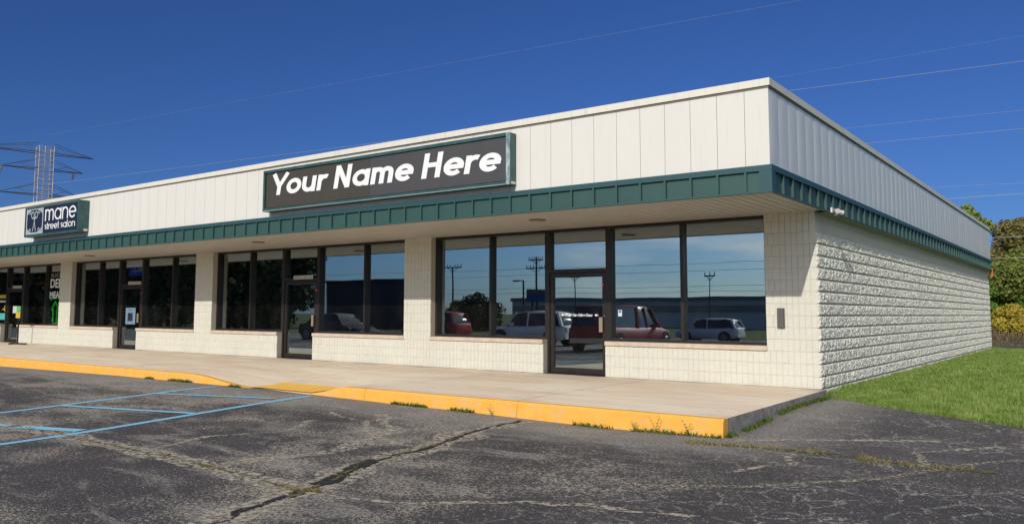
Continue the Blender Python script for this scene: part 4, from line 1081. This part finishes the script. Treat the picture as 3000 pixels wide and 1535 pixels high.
LM = {
 'olive': leaf_mat('olive_leaves', [(.11, .17, .04), (.18, .24, .05), (.27, .30, .07), (.36, .33, .09)]),
 'green': leaf_mat('green_leaves', [(.10, .19, .03), (.17, .29, .05), (.26, .38, .07)]),
 'brown': leaf_mat('brown_olive_leaves', [(.15, .15, .05), (.24, .21, .07), (.30, .25, .09), (.20, .22, .06)]),
 'lime': leaf_mat('lime_leaves', [(.18, .26, .05), (.26, .34, .07), (.34, .40, .09)]),
 'yellow': leaf_mat('yellow_leaves', [(.26, .24, .04), (.48, .38, .06), (.56, .45, .07), (.30, .28, .06)]),
 'dark': leaf_mat('dark_evergreen', [(.012, .03, .012), (.02, .045, .018), (.03, .06, .02)], .15),
 'drybrush': leaf_mat('dry_brush', [(.12, .095, .06), (.17, .13, .08), (.07, .08, .035)], .2)}
def tree(x, y, h, w, mat, label, group, seed, nl=9000, ls=.30, base=-.5, low=.25, cat='tree', name='tree', ncl=26, dens=.30):
    rr = random.Random(seed); t = empty(name, (x, y, base), label, cat, group)
    tr = MB(); th = h*.55
    pl = [(rr.uniform(-.1, .1)*i*.3, rr.uniform(-.1, .1)*i*.3, th*i/5) for i in range(6)]
    tr.tube(pl, .028*h, 8, .012*h)
    cs, rs = [], []
    for i in range(ncl):
        v = low+(1-low)*rr.random()**.8; a = rr.uniform(0, 6.283); prof = math.sin(math.pi*min(1, (v-low*.6)/(1-low*.6))**.75)**.6
        rad = w*.5*prof*rr.uniform(.35, 1.0); c = (rad*math.cos(a), rad*math.sin(a), h*v*.93); r_ = w*dens*rr.uniform(.55, 1.1)*(.6+.4*prof)
        cs.append(c); rs.append(r_)
        if i % 2 == 0:
            p0 = Vector(pl[min(5, 2+int(v*3))]); tr.tube([p0, p0.lerp(Vector(c), .5)+Vector((0, 0, .2)), Vector(c)], .009*h, 5, .003*h)
    tr.build('trunk', M_BARK, t, smooth=True); leaf_cloud('crown', cs, rs, nl, ls, LM[mat], t, .8)
    return t
g1 = 'trees beyond the far end of the side wall'
tree(-4.9, 58.5, 10.6, 5.0, 'lime', 'pale green tree tip showing above the far end of the roof edge', g1, 1, 12000, .20, ncl=18, dens=.2)
tree(-1.6, 60, 9.3, 6.5, 'brown', 'brownish olive tree just right of the roof end', g1, 2, 24000, .19, dens=.22)
tree(2.6, 58, 9.4, 7.0, 'olive', 'tall olive yellow tree at the right of the tree row', g1, 3, 30000, .19, dens=.22)
tree(8.5, 60, 9.8, 8.0, 'olive', 'olive tree beyond the right photo edge', g1, 4, 9000, .34)
tree(-6.5, 62, 7.5, 7.0, 'green', 'green tree hidden mostly behind the building end', g1, 5, 6000, .32)
tree(-.9, 51.5, 5.9, 5.5, 'olive', 'broad bushy tree below the olive trees right beside the wall end', g1, 6, 26000, .17, low=.1)
tree(3.2, 50.5, 5.6, 5.5, 'green', 'dark green bushy tree at the right photo edge', g1, 7, 26000, .17, low=.1)
tree(-2.6, 49.5, 3.6, 3.6, 'green', 'deep green shrub against the far wall corner above the yellow bush', g1, 8, 18000, .15, low=.02, cat='shrub', name='shrub', dens=.26)
tree(.7, 48.5, 3.7, 3.8, 'green', 'deep green shrub above the yellow bush near the right edge', g1, 9, 18000, .15, low=.02, cat='shrub', name='shrub', dens=.26)
tree(4.6, 48.5, 3.8, 4.0, 'dark', 'dark shrub beyond the right photo edge', g1, 10, 7000, .22, low=.02, cat='shrub', name='shrub', dens=.26)
tree(-.9, 42.3, 2.2, 3.0, 'yellow', 'yellow green autumn bush beside the far wall corner', g1, 11, 9000, .13, low=.0, cat='bush', name='bush', dens=.24)
tree(2.2, 43.0, 1.6, 2.4, 'yellow', 'second yellow bush right of the first', g1, 12, 6000, .13, low=.0, cat='bush', name='bush', dens=.24)
# brush bank under the trees
P = []; 
for k in range(17000):
    x = -14+34*R.random(); y = 31.5+22*R.random(); zb = -.35+.085*max(0, y-36)
    P.append((x, y, zb))
P = np.array(P); n = len(P)
blades('dry_brush', P, .12+.55*NR.rand(n)**2*(P[:, 1] > 38)+.05, .05+.05*NR.rand(n), LM['drybrush'], .5)['kind'] = 'stuff'
mb = MB(); mb.grid(lambda u, v: (-80+220*u, 31+90*v, -.36+.085*max(0, 90*v-5)*(1 if v < .35 else .35/v)), 30, 30)
mb.build('embankment', ground_mat('brush_ground', (.16, .13, .08), (.11, .10, .05), (.09, .09, .04)), kind='structure', smooth=True)
for i in range(9):
    x = -30-13*i; tree(x, 66+R.uniform(-3, 3), 6.5+R.uniform(-.7, .7), 9, 'green', 'green tree standing behind the roof line, number %d' % i, None, 400+i, 2500, .5) if False else None

# ------------------------------------------------------------------ across the lot (seen mirrored in the glass)
def gfar(y): return -.30-.016*max(0, min(-y, 62)-15)
tl = [(-68.5, -43.5, 9.5, 7.5), (-72, -40, 11.5, 11), (-80, -33, 12.5, 12), (-92, -38, 13, 13), (-104, -34, 12, 12), (-116, -42, 13.5, 14), (-130, -36, 13, 13), (-146, -46, 14, 14), (-162, -38, 14, 14), (-99, -58, 12, 13), (-124, -62, 13, 13), (-180, -44, 15, 15), (-89, -26, 11, 10), (-108, -20, 12, 12), (-128, -18, 12, 13), (-150, -20, 13, 14), (-172, -18, 14, 14)]
for i, (x, y, h, w) in enumerate(tl):
    tree(x, y, h, w, 'dark', 'dark evergreen across the lot, mirrored in the left shop windows', 'dark trees across the lot', 500+i, 6000, .55, gfar(y)-.1, low=.06)
tree(-55.5, -62, 4.2, 5.0, 'dark', 'small round dark tree across the lot, mirrored beside the utility pole', 'dark trees across the lot', 601, 5000, .3, -1.05, low=.1)
tree(-60.5, -64, 3.4, 4.0, 'olive', 'low olive tree across the lot, mirrored left of the round tree', None, 602, 4000, .3, -1.05, low=.1)
lw_ = empty('warehouse', (-20, -100, -1.1), 'long low grey warehouse across the lot, mirrored in the corner shop windows', 'building')
M_WH = plain('warehouse_wall', (.84, .78, .64), .8, 0, .1, .4); M_WD = plain('warehouse_dark_band', (.30, .28, .22), .6); M_WR = plain('warehouse_roof', (.10, .12, .13), .6)
MB().box(-58, -30, 0, 50, 0, 4.2).build('wall', M_WH, lw_); MB().box(-58.2, -30.2, 4.2, 50.2, .25, 4.75).build('roof', M_WD, lw_)
MB().box(-57.8, .02, 2.6, -6, .22, 3.5).build('window_band', M_WD, lw_)
for k in range(5): MB().box(2+9*k, .02, .1, 5.2+9*k, .12, 3.0).build('dock_door', M_WR, lw_)
dk = empty('warehouse', (-72, -62, -1.05), 'dark windowless warehouse across the lot, mirrored in the second shop window', 'building')
MB().box(-10.5, -3, 0, 5.4, 0, 6.2).build('wall', plain('dark_wall', (.05, .065, .085), .7), dk); MB().box(-10.7, -3.1, 6.2, 5.6, .2, 6.5).build('roof', plain('dark_roof', (.03, .035, .045), .7), dk)
M_POLE = plain('pole_wood', (.055, .05, .045), .85)
def upole(x, y, h, arms, label, rad=.19):
    t = empty('utility_pole', (x, y, -1.1), label, 'utility pole', 'utility poles across the lot')
    MB().tube([(0, 0, 0), (0, 0, h+1.1)], rad, 8, rad*.75).build('pole', M_POLE, t)
    for z, l in arms:
        g = MB(); g.box(-l, -.08, z+1.1-.09, l, .08, z+1.1+.09); g.tube([(0, 0, z+.4), (l*.6, 0, z+1.05)], .05, 4); g.tube([(0, 0, z+.4), (-l*.6, 0, z+1.05)], .05, 4); g.build('crossarm', M_POLE, t)
        g = MB()
        for k in ((-.95, -.6, -.3, .3, .6, .95) if l > 1.2 else (-.9, .9)): g.tube([(k*l, 0, z+1.19), (k*l, 0, z+1.65)], .07, 5)
        g.build('insulators', M_POLE, t)
upole(-89.6, -98, 9.3, [(9.2, 2.1)], 'utility pole with one crossarm across the lot, leftmost in the corner windows')
upole(-71.8, -98, 10.5, [(8.5, 1.9), (9.9, 1.4)], 'taller utility pole with two crossarms across the lot')
upole(-60.5, -92, 7.0, [(6.6, .9)], 'slim pole across the lot mirrored in the corner shop door', .09)
upole(-42.0, -98, 7.2, [(6.6, .8)], 'short crossarm pole across the lot, mirrored behind the right panes', .08)
upole(-79, -58, 8.4, [(8.0, 1.4)], 'utility pole before the dark warehouse across the lot')
for i, (z, y) in enumerate(((5.4, -98), (4.6, -98), (7.6, -98), (8.7, -98.6))):
    wire((-190, y, z+.3), (40, y, z-.1), .3, ('lowest', 'highest', 'second lowest', 'second highest')[(1, 0, 2, 1)[i]] + ' roadside wire across the lot' + (' beside the far poles' if i == 3 else ''), .022, 'roadside wires across the lot', mat=M_POLE)
lp = empty('street_lamp', (-61.8, -80, -1.1), 'single-arm parking lot lamp across the lot, mirrored in the corner shop window', 'street lamp')
MB().tube([(0, 0, 0), (0, 0, 6.8)], .13, 8).build('pole', M_POLE, lp); MB().box(-.9, -.06, 6.7, .1, .06, 6.82).build('arm', M_POLE, lp); MB().box(-1.8, -.25, 6.66, -.85, .25, 6.86).build('lamp_head', M_POLE, lp)
rs_ = empty('roadside_sign', (-58.2, -79, -1.1), 'blue roadside sign with a yellow strip across the lot', 'sign')
MB().box(-2.3, -.2, 3.9, 2.3, .2, 5.0).build('blue_panel', plain('sign_blue', (.04, .13, .30), .5), rs_); MB().box(-2.3, -.2, 5.0, 2.3, .2, 5.5).build('yellow_panel', plain('sign_gold', (.20, .17, .08), .5), rs_)
for s in (-1.5, 1.5): MB().box(s-.12, -.12, 0, s+.12, .12, 3.9).build('post', M_POLE, rs_)

# vehicles -----------------------------------------------------------------------
M_TYRE = plain('tyre_rubber', (.018, .018, .018), .8); M_RIM = plain('alloy_rim', (.42, .43, .44), .3, .8)
M_CGL = plain('car_glass', (.012, .016, .018), .08, 0, .05, spec=.8); M_TAIL = plain('tail_lamp', (.35, .02, .02), .25); M_HEAD = plain('head_lamp', (.6, .62, .64), .15)
M_TRIM = plain('black_trim', (.02, .02, .02), .6)
def paint(name, c): return plain(name, c, .5, .0, .03, 1, spec=.2, coat=.05)
def loft(sections, mat, name, parent, smooth=True, caps=True):
    g = MB(); k = len(sections[0])
    for s in sections: g.v += [tuple(p) for p in s]
    for i in range(len(sections)-1):
        for j in range(k-1):
            a = i*k+j; g.f.append((a, a+k, a+k+1, a+1)); g.m.append(0)
    if caps:
        g.f.append(tuple(range(k))); g.m.append(0); g.f.append(tuple(len(g.v)-1-i for i in range(k))); g.m.append(0)
    return g.build(name, mat, parent, smooth=smooth)
def car(name, loc, rz, col, label, cat, L=4.6, W=1.85, Hh=1.65, kind='suv'):
    """front towards +x"""
    t = empty(name, loc, label, cat, 'cars parked across the lot', rz=rz); pm = paint(name+'_paint', col); w = W/2; h = L/2
    gc = .24; belt = .98 if kind != 'sedan' else .88; hood = belt-.08 if kind != 'sedan' else belt-.12
    tail = belt+.02 if kind != 'pickup' else belt+.02
    prof = [(-h, .45, .62*w, tail*.93), (-h+.06, gc+.1, .93*w, tail), (-h+.5, gc, w, belt+.03), (-.3, gc, w, belt), (h-1.35, gc, w, belt-.02), (h-1.0, gc, w, hood+.02), (h-.35, gc, .96*w, hood-.10), (h-.04, gc+.08, .82*w, hood-.22), (h, .42, .66*w, hood-.36)]
    S = []
    for x, zb, ww, zt in prof:
        zm = (zb+zt)*.5
        S.append([(x, -ww*.90, zb), (x, -ww, zb+.14*(zt-zb)), (x, -ww, zm), (x, -ww*.95, zt-.06), (x, -ww*.86, zt), (x, 0, zt+.03), (x, ww*.86, zt), (x, ww*.95, zt-.06), (x, ww, zm), (x, ww, zb+.14*(zt-zb)), (x, ww*.90, zb)])
    loft(S, pm, 'body', t)
    if kind == 'suv': ghp = [(-h+.10, belt, .02), (-h+.42, Hh-.10, 1), (-h+.9, Hh, 1), (.25, Hh, 1), (.62, Hh-.07, 1), (h-1.15, belt-.02, .02)]
    elif kind == 'pickup': ghp = [(-.35, belt, .02), (-.22, Hh-.06, 1), (0, Hh, 1), (.75, Hh, 1), (1.05, Hh-.07, 1), (1.65, belt-.02, .02)]
    else: ghp = [(-h+.65, belt, .02), (-h+1.3, Hh-.06, 1), (-.4, Hh, 1), (.3, Hh, 1), (.55, Hh-.05, 1), (h-1.3, belt-.04, .02)]
    gS, rS = [], []
    for x, z, _ in ghp:
        k = (z-belt)/(Hh-belt); wb, wt = w*.90, w*(.90-.17*max(0, k)); z = max(z, belt-.03)
        gS.append([(x, -wb, belt-.05), (x, -wt, z-.05*k), (x, -wt*.88, z), (x, 0, z+.02*k), (x, wt*.88, z), (x, wt, z-.05*k), (x, wb, belt-.05)])
    loft(gS, M_CGL, 'windows', t)
    xr0, xr1 = ghp[1][0], ghp[-2][0]; wt = w*.735
    n = 8; rS = []
    for i in range(n+1):
        x = xr0-.04+(xr1-xr0+.06)*i/n; z = Hh+.022-.12*abs(i/n*2-1)**3
        rS.append([(x, -wt-.01, z-.09), (x, -wt*.90, z-.005), (x, 0, z+.025), (x, wt*.90, z-.005), (x, wt+.01, z-.09)])
    loft(rS, pm, 'roof', t)
    for s in (-1, 1):
        xs_ = [ghp[0][0]+.02, -.1 if kind != 'pickup' else .45, ghp[-1][0]-.02]
        g = MB()
        for i, xx in enumerate(xs_):
            xt = xx if i == 1 else (ghp[1][0] if i == 0 else ghp[-2][0])
            g.tube([(xx, s*(w*.905), belt-.04), (xt, s*(wt+.015), Hh-.05)], .045 if i else (.10 if kind == 'suv' else .06), 5)
        g.build('pillars', pm, t)
        MB().box(xr1+.1, s*w*.92-.02, belt-.02, xr1+.26, s*(w+.14), belt+.14).build('mirror', pm, t) if s > 0 else MB().box(xr1+.1, -(w+.14), belt-.02, xr1+.26, -w*.92+.02, belt+.14).build('mirror', pm, t)
        for xx in (-h+.85, h-.88):
            MB().disc((xx, s*(w-.05), .36), .43, 'y', .13, 22).build('wheel_arch', M_TRIM, t)
            g = empty('wheel'); g.parent = t; g.location = (xx, s*(w-.08), .33)
            MB().disc((0, 0, 0), .335, 'y', .22, 24).build('tyre', M_TYRE, g)
            r_ = MB(); r_.disc((0, s*.105, 0), .075, 'y', .04, 12)
            for q in range(5):
                a = q*math.pi*2/5; r_.tube([(0, s*.108, 0), (.21*math.cos(a), s*.115, .21*math.sin(a))], .035, 4)
            r_.tube([(.215*math.cos(q*math.pi/10), s*.112, .215*math.sin(q*math.pi/10)) for q in range(21)], .018, 5, cap=False)
            r_.build('rim', M_RIM, g)
        MB().box(-h+.01, s*w*.60-.09 if s > 0 else -w*.60-.13, .68, -h+.12, s*w*.60+.13 if s > 0 else -w*.60+.09, .90).build('tail_light', M_TAIL, t)
        MB().box(h-.22, s*w*.66-.14, hood-.36, h-.02, s*w*.66+.10, hood-.22).build('headlight', M_HEAD, t)
    MB().box(-h-.03, -w*.82, .36, -h+.1, w*.82, .56).build('rear_bumper', pm if kind != 'pickup' else M_RIM, t); MB().box(h-.1, -w*.80, .30, h+.03, w*.80, .50).build('front_bumper', pm, t)
    MB().box(h-.08, -w*.42, hood-.42, h+.012, w*.42, hood-.26).build('grille', M_TRIM, t)
    if kind == 'pickup':
        g = MB(); a = -h+.10; b = -.42
        g.v += [(a, -w*.86, belt), (b, -w*.86, belt), (b, w*.86, belt), (a, w*.86, belt), (a+.22, -w*.76, Hh-.06), (b, -w*.76, Hh-.03), (b, w*.76, Hh-.03), (a+.22, w*.76, Hh-.06)]
        g.f += [(4, 5, 6, 7), (0, 1, 5, 4), (2, 3, 7, 6), (3, 0, 4, 7)]; g.m += [0]*4; g.build('bed_cap', M_CGL, t)
        MB().box(a+.20, -w*.78, Hh-.06, b, w*.78, Hh-.005).build('bed_cap_roof', pm, t)
        MB().box(-h+.12, -w*.80, belt+.0, -.5, w*.80, belt+.06).build('bed_cover', M_TRIM, t)
    if kind == 'suv':
        for s in (-1, 1): MB().tube([(xr0+.2, s*wt*.85, Hh+.01), (xr0+.3, s*wt*.85, Hh+.06), (xr1-.4, s*wt*.85, Hh+.06), (xr1-.3, s*wt*.85, Hh+.01)], .015, 5).build('roof_rail', M_RIM, t)
    return t
car('white_suv', (-19.5, -20.0, gz(-18.6, -20)), math.pi, (.85, .85, .83), 'white SUV parked across the lot, mirrored in the corner shop door', 'car', 4.7, 1.85, 1.66)
car('red_pickup', (-13.0, -17.2, gz(-13, -17)), -math.pi/2, (.28, .018, .024), 'dark red pickup with bed cap parked tail towards the shops across the lot', 'truck', 5.9, 1.98, 1.86, 'pickup')
car('silver_hatchback', (-18.8, -41.0, gz(-17, -41)), math.pi, (.62, .63, .62), 'silver crossover parked farthest right across the lot', 'car', 4.5, 1.84, 1.60)
car('red_suv', (-30.0, -24.5, gz(-29, -24)), math.pi, (.30, .02, .025), 'red SUV across the lot, mirrored in the leftmost corner shop pane', 'car', 4.5, 1.82, 1.70)
car('dark_sedan', (-30.2, -16.6, gz(-30, -16)), 0, (.012, .018, .03), 'dark blue sedan across the lot, mirrored in the second shop', 'car', 4.8, 1.84, 1.45, 'sedan')
